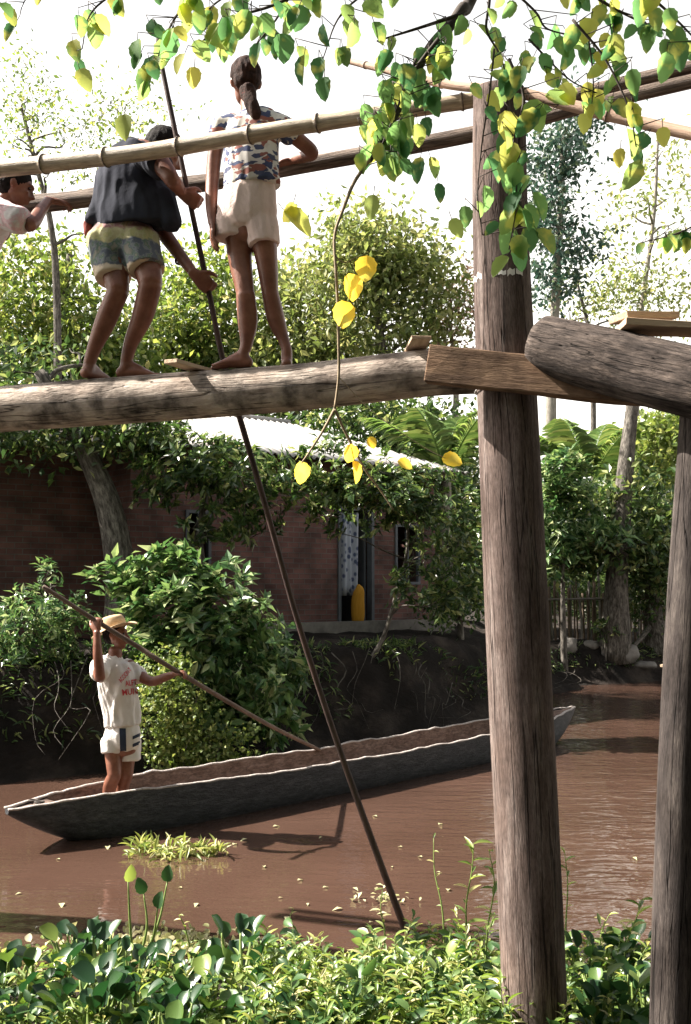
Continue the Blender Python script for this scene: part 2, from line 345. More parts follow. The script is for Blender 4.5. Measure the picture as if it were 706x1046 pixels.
def watermat():
    m, nt, b = newmat('brown_water'); L = nt.links
    vec = coordnode(nt, 'Object')
    n0 = N(nt, 'ShaderNodeTexNoise', i_Scale=.5, i_Detail=4); L.new(vec, n0.inputs['Vector'])
    L.new(ramp(nt, n0.outputs['Fac'], [(.3, (.050, .028, .020)), (.7, (.072, .041, .030))]), b.inputs['Base Color'])
    b.inputs['Roughness'].default_value = .04; b.inputs['IOR'].default_value = 1.40; b.inputs['Specular IOR Level'].default_value = .5
    mp = N(nt, 'ShaderNodeMapping'); mp.inputs['Scale'].default_value = (1, 2.2, 1); mp.inputs['Rotation'].default_value = (0, 0, R(14)); L.new(vec, mp.inputs['Vector'])
    n1 = N(nt, 'ShaderNodeTexNoise', i_Scale=1.7, i_Detail=2, i_Roughness=.4); L.new(mp.outputs[0], n1.inputs['Vector'])
    n2 = N(nt, 'ShaderNodeTexNoise', i_Scale=5.5, i_Detail=2, i_Roughness=.45); L.new(mp.outputs[0], n2.inputs['Vector'])
    # rougher ripples towards the right-hand reach
    sx = N(nt, 'ShaderNodeSeparateXYZ'); L.new(vec, sx.inputs[0])
    mr = N(nt, 'ShaderNodeMapRange'); L.new(sx.outputs['X'], mr.inputs[0]); mr.inputs[1].default_value = -.9; mr.inputs[2].default_value = 1.2; mr.inputs[3].default_value = .3; mr.inputs[4].default_value = 1.0
    a = N(nt, 'ShaderNodeMath', operation='MULTIPLY'); L.new(n2.outputs['Fac'], a.inputs[0]); L.new(mr.outputs[0], a.inputs[1])
    a1 = N(nt, 'ShaderNodeMath', operation='MULTIPLY'); L.new(n1.outputs['Fac'], a1.inputs[0]); L.new(mr.outputs[0], a1.inputs[1])
    b1 = N(nt, 'ShaderNodeBump', i_Strength=1., i_Distance=.018); L.new(a1.outputs[0], b1.inputs['Height'])
    b2 = N(nt, 'ShaderNodeBump', i_Strength=1., i_Distance=.012); L.new(a.outputs[0], b2.inputs['Height']); L.new(b1.outputs[0], b2.inputs['Normal'])
    L.new(b2.outputs[0], b.inputs['Normal'])
    return m
MT['water'] = watermat()

# ------------------------------------------------------------------ terrain and water
EDGE = np.array([(-60, 2), (-14, 8.2), (-6.5, 10.2), (-3.7, 11.0), (-2, 12.1), (0, 13.6), (1.5, 15.0), (2.6, 16.8), (3.6, 19.5), (5, 22.3), (8, 23.8), (14, 25), (60, 28)], float)
def edge_dist(x, y):
    """signed distance to the far bank edge, positive inland (+Y side)"""
    x = np.asarray(x, float); y = np.asarray(y, float); best = np.full(x.shape, 1e9); sg = np.ones(x.shape)
    for a, b in zip(EDGE[:-1], EDGE[1:]):
        d = b-a; t = np.clip(((x-a[0])*d[0]+(y-a[1])*d[1])/(d@d), 0, 1)
        qx = a[0]+t*d[0]; qy = a[1]+t*d[1]; dd = np.hypot(x-qx, y-qy)
        s = np.where(d[0]*(y-a[1])-d[1]*(x-a[0]) > 0, 1, -1)
        m = dd < best; best = np.where(m, dd, best); sg = np.where(m, s, sg)
    return best*sg
def sstep(t): t = np.clip(t, 0, 1); return t*t*(3-2*t)
def ground(x, y):
    x = np.asarray(x, float); y = np.asarray(y, float)
    p = np.stack([x, y, 0*x], -1)
    d = edge_dist(x, y)+sn(p, .9, 3)*.22
    top = 1.36-.56*sstep((x-1.5)/3.5)
    far = top*sstep((d+.1)/.75)*.9+.12*sstep(d/3.)+.05*sn(p, .7, 3, 1)*(d > 0)+np.clip(d-8, 0, 60)*.012
    bed = -.9*sstep(-d/1.2)
    near = -.9+ .98*sstep((6.35+sn(p, .8, 2, 2)*.25-y)/1.0)+np.clip(4.6-y, 0, 5)*.16
    return np.where(d > -1.3, np.maximum(far, -5)+np.where(d < 0, bed, 0), np.maximum(near, -.9))
def axis(a, b, step, outer):
    c = np.arange(a, b+step/2, step); o = []; s = step; q = b
    while q < outer: s *= 1.35; q += s; o.append(q)
    o2 = []; s = step; q = a
    while q > -outer: s *= 1.35; q -= s; o2.append(q)
    return np.array(o2[::-1]+list(c)+o)
gx = axis(-8, 12, .13, 500); gy = axis(3, 27, .13, 500)
X, Y = np.meshgrid(gx, gy)
Z = ground(X, Y); Z = Z+.05*sn(np.stack([X, Y, Z*2], -1), 3.1, 3)*(Z > .1)+.10*sn(np.stack([X, Y, Z*3], -1), 1.7, 3, 3)*((Z > .15) & (Z < 1.25) & (Y > 8))
V = np.stack([X, Y, Z], 2).reshape(-1, 3); nx = len(gx); ny = len(gy)
i = np.arange(ny-1)[:, None]*nx; j = np.arange(nx-1)[None, :]
mb = MB(); mb.add(V, np.stack([i+j, i+j+1, i+nx+j+1, i+nx+j], 2).reshape(-1, 4))
tag(mb.build('ground', MT['soil']), 'dark earth of the river banks', None, None, 'structure')
mb = MB(); w = 480
mb.add([[-w, -60, 0], [w, -60, 0], [w, 90, 0], [-w, 90, 0]], np.array([[0, 1, 2, 3]]))
tag(mb.build('river_water', MT['water'], smooth=False), 'muddy brown river water with ripples', None, None, 'structure')
def gz(x, y): return float(ground(np.array([x]), np.array([y]))[0])
# ------------------------------------------------------------------ bridge timbers
def logobj(name, mat, pts, rad, label, cat, group=None, seg=24, nz=.05, sub=10, parent=None, nsc=3):
    pts = np.asarray(pts, float); rad = np.asarray(rad)*sB(pts[:, 0]/pts[:, 1])
    mb = MB(); tube(mb, pts, rad, seg, sub, nz, nsc)
    if parent is not None: return mb.build(name, mat, parent)
    o = mb.build(name, mat, base=np.asarray(pts[0]))
    return tag(o, label, cat, group)
# main post
pb = PB(547, 1045, 4.95); pb[2] = -.5
post = empty('bridge_post', [pb[0], pb[1], 0], 'thick weathered post standing in front of the canoe with a squared beam tied across it', 'post')
mb = MB(); tube(mb, [pb, PB(546, 1035, 4.95), PB(531, 700, 4.95), PB(518, 400, 4.95), PB(511, 220, 4.95), PB(510, 94, 4.95)], np.array([.15, .15, .148, .146, .136, .127])*.966, 36, 14, .045, 3)
mb.build('post_shaft', MT['post'], post)
mb = MB()
for q in ((392, 0), (395.5, .03), (398, -.02)):
    c0 = PB(517.5, q[0], 4.95); ring = [c0+np.array([.146*math.cos(t), .146*math.sin(t), .012*math.sin(t*2+q[1]*50)]) for t in np.linspace(0, 2*math.pi, 30)]
    tube(mb, ring, .0035, 6, 1, cap=False)
mb.build('wire_binding', MT['wire'], post)
mb = MB(); c0 = PB(514, 287, 4.95)
for t0 in np.linspace(2.9, 5.0, 8):
    k = np.linspace(t0, t0+.26, 4); a = np.stack([c0[0]+.138*np.cos(k), c0[1]+.138*np.sin(k), c0[2]-.012+.006*rng.normal(size=4)], 1); b_ = a+[0, 0, .022+rng.uniform(-.004, .01)]
    mb.add(np.vstack([a, b_]), np.array([[0, 1, 5, 4], [1, 2, 6, 5], [2, 3, 7, 6]]))
mb.build('paint_mark', MT['white'], post)
# right post
rb = PB(687, 1045, 4.55); rb[2] = -.4
logobj('bridge_post', MT['shadedpost'], [rb, PB(689, 1035, 4.55), PB(699, 700, 4.6), PB(715, 430, 4.66), PB(716, 405, 4.66)], [.10, .10, .095, .09, .09], 'slimmer leaning post at the right edge under the grey log', 'post', nz=.04, nsc=3)
# far posts below the left run of log (outside the picture, carry the log)
lp = PB(-330, 440, 5.3); logobj('bridge_post', MT['post'], [[lp[0]-.1, lp[1], -.5], [lp[0], lp[1], 3.0]], [.14, .13], 'post carrying the far left end of the walking log', 'post')
rp = PB(1010, 440, 4.4); logobj('bridge_post', MT['post'], [[rp[0]+.1, rp[1]+.05, -.5], [rp[0], rp[1], 2.45]], [.13, .12], 'post carrying the far right end of the grey log', 'post')
# walking log
LOGP = [(-345, 446, 5.3), (-150, 432, 5.3), (13, 417, 5.3), (160, 406.5, 5.3), (300, 396, 5.3), (430, 381.5, 5.3), (503, 378, 5.3)]
LOG = PSB(LOGP)
logobj('walking_log', MT['log'], LOG, [.118, .12, .119, .121, .122, .122, .12], 'long pale round log the barefoot people stand on', 'log', seg=32, nz=.04, sub=12, nsc=4)
def logtop(x):
    k = np.interp(x, LOG[:, 0], LOG[:, 2]); return k+.121*sB(x/(5.4-BK*x))
# beam across the post
bm = PSB([(437, 372.5, 4.755), (545, 382, 4.745), (640, 393, 4.82), (800, 413, 5.0)])
mb = MB(); th = math.atan2(bm[2][1]-bm[0][1], bm[2][0]-bm[0][0])
def prism(mb, p0, p1, w, h, jit=.002, ext=0):
    p0 = np.array(p0, float); p1 = np.array(p1, float); d = nrm(p1-p0); up = np.array([0, 0, 1.]); s = nrm(np.cross(d, up)); u = np.cross(s, d); L = np.linalg.norm(p1-p0)
    n = max(2, int(L/.12)); v = []; lc = []
    for k in range(n+1):
        for a, b in ((-1, -1), (1, -1), (1, 1), (-1, 1)):
            v.append(p0+(p1-p0)*k/n+s*w/2*a+u*h/2*b+rng.normal(size=3)*jit); lc.append([L*k/n, a*w/2, b*h/2])
    f = [[4*k+q, 4*k+(q+1) % 4, 4*k+4+(q+1) % 4, 4*k+4+q] for k in range(n) for q in range(4)]
    f += [[3, 2, 1, 0], [4*n, 4*n+1, 4*n+2, 4*n+3]]
    mb.add(v, np.array(f), np.array(lc)+rng.uniform(0, 9)); return mb
prism(mb, bm[0], bm[2]+(bm[2]-bm[0])*.9, .09, .168)
tag(mb.build('cross_beam', MT['beam'], smooth=False, base=bm[0], bevel=.006), 'squared brown beam lashed across the front of the thick post', 'beam')
# grey log on the right
gl = PSB([(556, 352, 4.83), (640, 373, 4.62), (760, 402, 4.35), (1060, 470, 3.95)])
logobj('grey_log', MT['darklog'], gl, [.135, .15, .155, .16], 'thick cracked grey log slanting down to the right beside the post', 'log', seg=32, nz=.06, sub=12)
# boards
def board(p0, p1, w, h, label, mat='plank'):
    mb = MB(); prism(mb, p0, p1, w, h, .0015)
    return tag(mb.build('plank', MT[mat], smooth=False, base=p0, bevel=.003), label, 'plank')
board(PB(634, 333, 4.58), PB(730, 338, 4.72), .16, .03, 'lower of two short planks laid on top of the grey log')
board(PB(631, 324.5, 4.66), PB(684, 325, 4.86), .13, .03, 'upper of two short planks stacked above the grey log')
BD = nrm([1, -BK, 0]); BP = np.array([BK, 1, 0])/math.hypot(1, BK)     # along the bridge, across it (away)
def crossboard(px, py, f, bk, skew, w, th_, label):
    c = PB(px, py, 5.3); c[2] = logtop(c[0])+th_*.5+.002
    board(c-BP*f-BD*skew, c+BP*bk+BD*skew, w, th_, label)
crossboard(203, 378, .24, .2, .04, .09, .02, 'short flat stick laid across the pale log between the two walkers')
crossboard(425, 357, .22, .2, -.09, .10, .02, 'small board lying across the pale log beside the beam end')
# rails
def bamboo(name, pts, rad, label, mat, nodes=.42, cat='pole', group=None, seg=18, first=None):
    pts = np.asarray(pts, float); rad = np.asarray(rad)*sB(pts[:, 0]/pts[:, 1])
    rt = empty(name, pts[0], label, cat, group)
    a = cr(np.hstack([np.asarray(pts), np.asarray(rad)[:, None]]), 14)
    mb = MB(); L = np.concatenate([[0], np.cumsum(np.linalg.norm(np.diff(a[:, :3], axis=0), axis=1))])
    ks = []; x = first if first is not None else .15
    while x < L[-1]: ks.append(x); x += nodes*rng.uniform(.85, 1.15)
    s = np.unique(np.concatenate([np.arange(0, L[-1], .03)]+[[k-.02, k-.008, k, k+.008, k+.02] for k in ks])); s = s[(s >= 0) & (s <= L[-1])]
    q = np.stack([np.interp(s, L, a[:, c]) for c in range(4)], 1)
    g = np.zeros(len(s))
    for k in ks: g += np.exp(-((s-k)/.007)**2)*.15+np.exp(-((s-k)/.05)**2)*.05
    q[:, 3] *= 1+g
    tube(mb, q[:, :3], q[:, 3], seg, 1, .02, 2); mb.build('culm', MT[mat], rt)
    for k in ks:
        mb = MB()
        c = np.array([np.interp(k, L, a[:, i]) for i in range(4)]); c2 = np.array([np.interp(k+.006, L, a[:, i]) for i in range(4)])
        tube(mb, [c[:3], c2[:3]], [c[3]*1.215, c[3]*1.215], seg, 1)
        mb.build('node_ring', MT['rail'], rt)
    return rt
bamboo('bamboo_rail', PSB([(-345, 207, 5.04), (-100, 180, 5.04), (13, 171, 5.04), (150, 155, 5.04), (300, 130, 5.04), (420, 112, 5.08), (492, 101, 5.14)]), [.043, .043, .042, .042, .041, .04, .038], 'pale bamboo handrail in front of the walkers, lit by the sun', 'bamboo', .40, 'handrail')
logobj('handrail', MT['rail'], PSB([(-345, 232, 5.65), (-150, 222, 5.65), (13, 212, 5.65), (200, 189, 5.65), (300, 171, 5.65), (485, 137, 5.6), (600, 108, 5.5), (720, 80, 5.4)]), [.047, .047, .046, .045, .043, .045, .04, .038], 'dark split handrail behind the walkers, under the hands', 'handrail', nz=.09, sub=12)
logobj('handrail', MT['rail'], PSB([(-345, 216, 5.76), (13, 205, 5.76), (120, 193, 5.76), (250, 178, 5.76)]), [.03, .03, .028, .026], 'thin brown pole laid along the dark handrail at the left', 'handrail', nz=.08)
logobj('handrail', MT['rail'], PSB([(578, 100, 5.28), (640, 84, 5.2), (760, 56, 5.1)]), [.036, .034, .032], 'dark pole with a cut end at the upper right behind the post', 'handrail', nz=.08)
zt = PB(510, 94, 4.95)[2]
bamboo('thin_pole', PSB([(355, 62, 5.35), (455, 86, 5.08), (517, 92, 4.95), (600, 112, 4.85), (693, 134, 4.75), (900, 178, 4.5)]), [.016, .022, .026, .03, .03, .03], 'thin pinkish pole resting on top of the thick post', 'thinpole', .5, 'pole', seg=12)

# ------------------------------------------------------------------ dug-out canoe
A = np.array([-2.66, 8.3]); B = np.array([3.15, 14.5]); D = (B-A)/np.linalg.norm(B-A); NV = np.array([D[1], -D[0]]); CL = np.linalg.norm(B-A)
def canoe():
    rt = empty('dugout_canoe', [*(A+B)/2, 0], 'long dark dugout canoe lying across the brown river', 'canoe')
    T = np.concatenate([np.linspace(-.0, .12, 16), np.linspace(.13, .87, 60), np.linspace(.88, 1.0, 14)])
    out = MB(); inn = MB(); rims = {-1: MB(), 1: MB()}; m = 9
    def sec(t, off=0):
        c = A+(B-A)*t; w = .385*(1-abs(2*t-1)**4.0)+.03; zg = .375-.05*math.sin(math.pi*t)**2+.02*abs(2*t-1)**6+.03*(t > .9)*(t-.9)*10
        if t < .12: zg -= (.12-t)*.5
        zb = -.14+(zg-.045+.14)*max(0, (abs(2*t-1)-.70)/.30)**2.0
        return c, w, zg, zb
    vo = []; vi = []; rim = {-1: [], 1: []}
    for t in T:
        c, w, zg, zb = sec(t); wob = [.018*float(sn(np.array([t*34, s*3., 0]), 1, 3)) for s in (0, 1)]
        for k in range(m):
            a = -1+2*k/(m-1); ww = w*(1.0 if abs(a) > .99 else math.sin(abs(a)*math.pi/2)**.75)*(1 if a >= 0 else -1) if a != 0 else 0
            z = zb+(zg-zb)*abs(a)**2.2
            if abs(a) > .99: z = zg+wob[0 if a < 0 else 1]
            p = c+NV*ww; vo.append([p[0], p[1], z])
            # inside
            wi = max(w-.035, .01); zi = max(zb+.16, .035); ww = wi*(math.sin(abs(a)*math.pi/2)**.6)*(1 if a >= 0 else -1) if a != 0 else 0
            z2 = zi+(zg-zi)*abs(a)**2.6
            if abs(a) > .99: z2 = zg+wob[0 if a < 0 else 1]
            if t < .055 or t > .945: z2 = zg-.012
            p2 = c+NV*ww; vi.append([p2[0], p2[1], z2])
            if abs(a) > .99:
                rim[-1 if a < 0 else 1].append((p, p2, z, t))
    vo = np.array(vo); vi = np.array(vi); n = len(T)
    i = np.arange(n-1)[:, None]*m; j = np.arange(m-1)[None, :]
    q = np.stack([i+j, i+j+1, i+m+j+1, i+m+j], 2).reshape(-1, 4)
    lc = lambda v: np.stack([(v[:, :2]-A)@D*2, (v[:, :2]-A)@NV, v[:, 2]], 1)
    out.add(vo, [q[:, ::-1]], lc(vo)); inn.add(vi, [q], lc(vi))
    for e in (0, n-1):
        ids = [e*m+k for k in range(m)]
        if e: ids = ids[::-1]
        out.add(vo[ids], np.array([[0, k, k+1] for k in range(1, m-1)]), lc(vo[ids]))
    out.build('hull', MT['boatout'], rt); inn.build('inside', MT['boatin'], rt)
    for s in (-1, 1):
        pts = np.array([[(a[0]+b[0])/2, (a[1]+b[1])/2, z] for a, b, z, t in rim[s]])
        tube(rims[s], pts, np.array([[.020, .011]]*len(pts)), 8, 2, .25, 9, side=[NV[0], NV[1], 0], nlen=1.2); rims[s].build('gunwale', MT['boatrim'], rt)
    # prow decks with a rope eye
    mb = MB(); c, w, zg, zb = sec(.03)
    for s in (-.05, .04):
        p = A+D*.26+NV*s; ring = [np.array([p[0]+.035*math.cos(t), p[1]+.03*math.sin(t), zg+.012]) for t in np.linspace(0, 2*math.pi, 14)]
        tube(mb, ring, .009, 6, 1, cap=False)
    mb.build('rope_ring', MT['dark'], rt)
    return rt
canoe()

# ------------------------------------------------------------------ house
RC = np.array([2.28, 19.0]); U = nrm(np.array([-4.28, -3.5])); W_ = np.array([U[1], -U[0]])   # into depth
if W_[1] < 0: W_ = -W_
HL = 7.1; HD = 4.8; EZ = 4.16; RZ = 5.15; GZ = 1.44
def H2(s, d, z): p = RC+U*s+W_*d; return np.array([p[0], p[1], z])
def house():
    rt = empty('brick_house', H2(3, 2.4, GZ), 'red brick house with a pale zinc hip roof behind the river bank', 'house')
    s0, s1, d0, d1 = .45, HL-.45, .45, HD-.45
    def wallbox(mb, a0, a1, b0, b1, z0, z1):
        v = [H2(a, b, z) for a in (a0, a1) for b in (b0, b1) for z in (z0, z1)]
        fr = [(0, 1, 3, 2), (4, 6, 7, 5), (0, 4, 5, 1), (2, 3, 7, 6), (0, 2, 6, 4), (1, 5, 7, 3)]
        for k, f in enumerate(fr):
            vv = np.array([v[q] for q in f]); cc = []
            for q in f:
                a = (a0, a1)[q >> 2]; b = (b0, b1)[(q >> 1) & 1]; z = (z0, z1)[q & 1]
                cc.append([b if k < 2 else a, z if k < 4 else b, 0])
            mb.add(vv, np.array([[0, 1, 2, 3]]), cc)
    t = .22
    mb = MB()
    ops = [(.85, 1.45, 2.12, 3.2), (1.95, 2.75, GZ+.02, 3.45), (5.27, 5.72, 2.05, 3.25)]   # eave-based s of openings
    x = s0
    for a, b, z0, z1 in ops:
        wallbox(mb, x, a, d0, d0+t, 1.0, 4.2)
        if z0 > GZ+.1: wallbox(mb, a, b, d0, d0+t, 1.0, z0)
        else: wallbox(mb, a, b, d0, d0+t, 1.0, GZ)
        wallbox(mb, a, b, d0, d0+t, z1, 4.2); x = b
    wallbox(mb, x, s1, d0, d0+t, 1.0, 4.2)
    wallbox(mb, s0, s0+t, d0+t, d1-t, 1.0, 4.2); wallbox(mb, s1-t, s1, d0+t, d1-t, 1.0, 4.2); wallbox(mb, s0, s1, d1-t, d1, 1.0, 4.2)
    mb.build('wall', MT['brick'], rt, smooth=False)
    mb = MB(); v = [H2(a, b, z) for a in (s0+t, s1-t) for b in (d0+t, d1-t) for z in (1.3, 1.46)]
    mb.add(v, np.array([(0, 1, 3, 2), (4, 6, 7, 5), (0, 4, 5, 1), (2, 3, 7, 6), (0, 2, 6, 4), (1, 5, 7, 3)])); mb.build('floor', MT['soil'], rt, smooth=False)
    mb = MB(); wallbox(mb, s0-.1, s1+.1, d0-.28, d0-.003, 1.0, 1.5); mb.build('plinth', MT['rock'], rt, smooth=False)
    for (a, b, z0, z1) in (ops[0], ops[2]):
        m2 = MB()
        for (p, q, r_, s_) in ((a, a+.05, z0, z1), (b-.05, b, z0, z1), (a+.05, b-.05, z0, z0+.05), (a+.05, b-.05, z1-.05, z1), ((a+b)/2-.018, (a+b)/2+.018, z0+.05, z1-.05)):
            v = [H2(x_, y_, z_) for x_ in (p, q) for y_ in (d0-.03, d0+.04) for z_ in (r_, s_)]
            m2.add(v, np.array([(0, 1, 3, 2), (4, 6, 7, 5), (0, 4, 5, 1), (2, 3, 7, 6), (0, 2, 6, 4), (1, 5, 7, 3)]))
        m2.build('window_frame', MT['frame'], rt, smooth=False)
    m2 = MB(); a, b, z0, z1 = ops[1]
    for (p, q, r_, s_) in ((a, a+.06, z0, z1), (b-.06, b, z0, z1), (a+.06, b-.06, z1-.06, z1)):
        v = [H2(x_, y_, z_) for x_ in (p, q) for y_ in (d0-.03, d0+.1) for z_ in (r_, s_)]
        m2.add(v, np.array([(0, 1, 3, 2), (4, 6, 7, 5), (0, 4, 5, 1), (2, 3, 7, 6), (0, 2, 6, 4), (1, 5, 7, 3)]))
    m2.build('door_frame', MT['frame'], rt, smooth=False)
    # open door leaf inside the opening
    m2 = MB(); v = [H2(x_, y_, z_) for x_ in (a+.07, a+.11) for y_ in (d0+.12, d0+.8) for z_ in (z0+.02, z1-.07)]
    m2.add(v, np.array([(0, 1, 3, 2), (4, 6, 7, 5), (0, 4, 5, 1), (2, 3, 7, 6), (0, 2, 6, 4), (1, 5, 7, 3)])); m2.build('door', MT['frame'], rt, smooth=False)
    # corrugated hip roof
    h = HD/2; n = 600; ss = np.linspace(0, HL, n); mb = MB()
    for side in (0, 1):
        lim = np.minimum(np.minimum(ss, HL-ss), h); rows = 6; V = []
        for k in range(rows+1):
            for s, l in zip(ss, lim):
                dd = l*k/rows; V.append(H2(s, dd if side == 0 else HD-dd, EZ+(RZ-EZ)*dd/h+.022*math.sin(s*2*math.pi/.14)))
        i = np.arange(rows)[:, None]*n; j = np.arange(n-1)[None, :]
        mb.add(V, np.stack([i+j, i+j+1, i+n+j+1, i+n+j], 2).reshape(-1, 4))
    n = 360; ss = np.linspace(0, HD, n)
    for side in (0, 1):
        lim = np.minimum(ss, HD-ss); V = []
        for k in range(7):
            for d, l in zip(ss, lim):
                dd = l*k/6; V.append(H2(dd if side == 0 else HL-dd, d, EZ+(RZ-EZ)*dd/h+.022*math.sin(d*2*math.pi/.14)))
        i = np.arange(6)[:, None]*n; j = np.arange(n-1)[None, :]
        mb.add(V, np.stack([i+j, i+j+1, i+n+j+1, i+n+j], 2).reshape(-1, 4))
    rf = mb.build('roof', MT['metal'], rt)
    m = rf.modifiers.new('s', 'SOLIDIFY'); m.thickness = .008
    mb = MB(); tube(mb, [H2(h-.05, h, RZ+.02), H2(HL-h+.05, h, RZ+.02)], .05, 10, 2); mb.build('ridge_cap', MT['metal'], rf)
    return ops, d0
OPS, HD0 = house()
# curtain and yellow sack in the doorway
a, b, z0, z1 = OPS[1]
mb = MB(); n = 40; V = []
for k in range(9):
    for s in np.linspace(a+.30, b-.09, n): V.append(H2(s, HD0+.06+.025*math.sin(s*46)+.02*math.sin(s*19+k*.2), z1-.08-(z1-z0-.55)*k/8))
i = np.arange(8)[:, None]*n; j = np.arange(n-1)[None, :]; mb.add(V, np.stack([i+j, i+j+1, i+n+j+1, i+n+j], 2).reshape(-1, 4))
o = mb.build('door_curtain', MT['floral'], base=H2(a+.4, HD0, z0)); o.modifiers.new('s', 'SOLIDIFY').thickness = .006
tag(o, 'blue and white floral curtain hanging in the house doorway', 'curtain')
mb = MB(); c = H2(a+.43, HD0-.10, GZ+.06)
tube(mb, [c+[0, 0, 0], c+[0, 0, .12], c+[0, 0, .35], c+[.02, 0, .52], c+[0, 0, .62]], [.10, .115, .11, .085, .02], 22, 6, .10, 6)
tag(mb.build('cloth_sack', MT['yellow'], base=c), 'bright yellow cloth bundle standing on the doorstep', 'sack')
# darker outbuilding to the left
def shed():
    c = np.array([-5.6, 14.6]); u = nrm(np.array([-.86, -.5])); w = np.array([-u[1], u[0]])
    if w[1] < 0: w = -w
    rt = empty('brick_shed', [*c, 1.4], 'dark brick building in deep shade behind the leaning tree', 'building')
    def q(s, d, z): p = c+u*s+w*d; return np.array([p[0], p[1], z])
    mb = MB()
    for a0, a1, b0, b1, z0, z1 in ((-2.4, 3, 0, .2, .9, 4.25), (-2.4, -2.2, .2, 3, .9, 4.25), (2.8, 3, .2, 3, .9, 4.25), (-2.4, 3, 3, 3.2, .9, 4.25)):
        v = [q(a, b, z) for a in (a0, a1) for b in (b0, b1) for z in (z0, z1)]
        for k, f in enumerate([(0, 1, 3, 2), (4, 6, 7, 5), (0, 4, 5, 1), (2, 3, 7, 6), (0, 2, 6, 4), (1, 5, 7, 3)]):
            cc = [[((b0, b1)[(i >> 1) & 1] if k < 2 else (a0, a1)[i >> 2]), ((z0, z1)[i & 1] if k < 4 else 0), 0] for i in f]
            mb.add([v[i] for i in f], np.array([[0, 1, 2, 3]]), cc)
    mb.build('wall', MT['brick'], rt, smooth=False)
    mb = MB(); V = [q(-2.9, -.6, 4.1), q(3.5, -.6, 4.1), q(3.5, 1.6, 5.0), q(-2.9, 1.6, 5.0), q(3.5, 3.8, 4.1), q(-2.9, 3.8, 4.1)]
    mb.add(V, np.array([[0, 1, 2, 3], [3, 2, 4, 5]])); o = mb.build('roof', MT['dark'], rt, smooth=False); o.modifiers.new('s', 'SOLIDIFY').thickness = .06
shed()
# stick fence on the right
fr = empty('stick_fence', [4.4, 24.6, .8], 'fence of upright brown sticks under the trees at right', 'fence')
for k in range(60):
    x = 3.6+k*.075+rng.uniform(-.02, .02); y = 24.9+rng.uniform(-.05, .05); z = gz(x, y); h = rng.uniform(1.1, 1.75)
    mb = MB(); tube(mb, [[x, y, z-.2], [x+rng.uniform(-.03, .03), y, z+h*.5], [x+rng.uniform(-.08, .08), y+rng.uniform(-.05, .05), z+h]], rng.uniform(.018, .034), 7, 2, .1)
    mb.build('stick', MT['twig'] if k % 3 else MT['palebark'], fr)
mb = MB(); tube(mb, [[3.6, 24.84, 1.75], [6, 24.82, 1.8], [8.1, 24.84, 1.78]], .025, 8, 3); mb.build('cross_stick', MT['palebark'], fr)
# ------------------------------------------------------------------ foliage
T_RH = (np.array([[0, 0, 0], [-.5, .45, .06], [0, 1, -.05], [.5, .45, .06]]), [np.array([[0, 3, 2, 1]])])
T_FO = (np.array([[0, 0, 0], [-.5, .42, .10], [0, .45, 0], [.5, .42, .10], [0, 1, -.14]]), [np.array([[0, 2, 1], [1, 2, 4], [0, 3, 2], [3, 4, 2]])])
def tpl_long(n=5, prof=lambda t: math.sin(math.pi*t**.8), droop=.25, fold=.12):
    v = []; f = []
    for k in range(n+1):
        t = k/n; w = .5*max(prof(t), .02); z = -droop*t*t
        v += [[-w, t, z+fold*w*2], [0, t, z], [w, t, z+fold*w*2]]
    for k in range(n):
        a = 3*k; f += [[a, a+1, a+4, a+3], [a+1, a+2, a+5, a+4]]
    return np.array(v), [np.array(f)]
T_LAN = tpl_long(4, lambda t: math.sin(math.pi*min(1, t*.93+.05))**.9, .3)
T_OV = tpl_long(9, lambda t: (math.sin(math.pi*t**.85)**.62)*(1+.07*math.sin(t*23)) if 0 < t < 1 else .02, .2, .14)
T_RND = tpl_long(6, lambda t: math.sqrt(max(0, 1-(2*t-1)**2)) if 0 < t < 1 else .06, -.18, .28)
def place(mb, tpl, C, Dr, Nn, S, Wr, col=None):
    v, fs = tpl; C = np.asarray(C, float); n = len(C)
    if n == 0: return
    Dr = nrm(Dr); Nn = np.asarray(Nn, float); Sd = nrm(np.cross(Dr, Nn)); Nn = np.cross(Sd, Dr)
    S = np.broadcast_to(S, n).astype(float); Wr = np.broadcast_to(Wr, n)
    V = C[:, None, :]+(v[None, :, 0:1]*(S*Wr)[:, None, None])*Sd[:, None, :]+(v[None, :, 1:2]*S[:, None, None])*Dr[:, None, :]+(v[None, :, 2:3]*S[:, None, None])*Nn[:, None, :]
    k = len(v)
    F_ = [(f[None]+(np.arange(n)*k)[:, None, None]).reshape(-1, f.shape[1]) for f in fs]
    mb.add(V.reshape(-1, 3), F_, None, None if col is None else np.repeat(col, k, 0))
def rdir(n, up=0., down=0.):
    d = nrm(rng.normal(size=(n, 3))); d[:, 2] += up-down; return nrm(d)

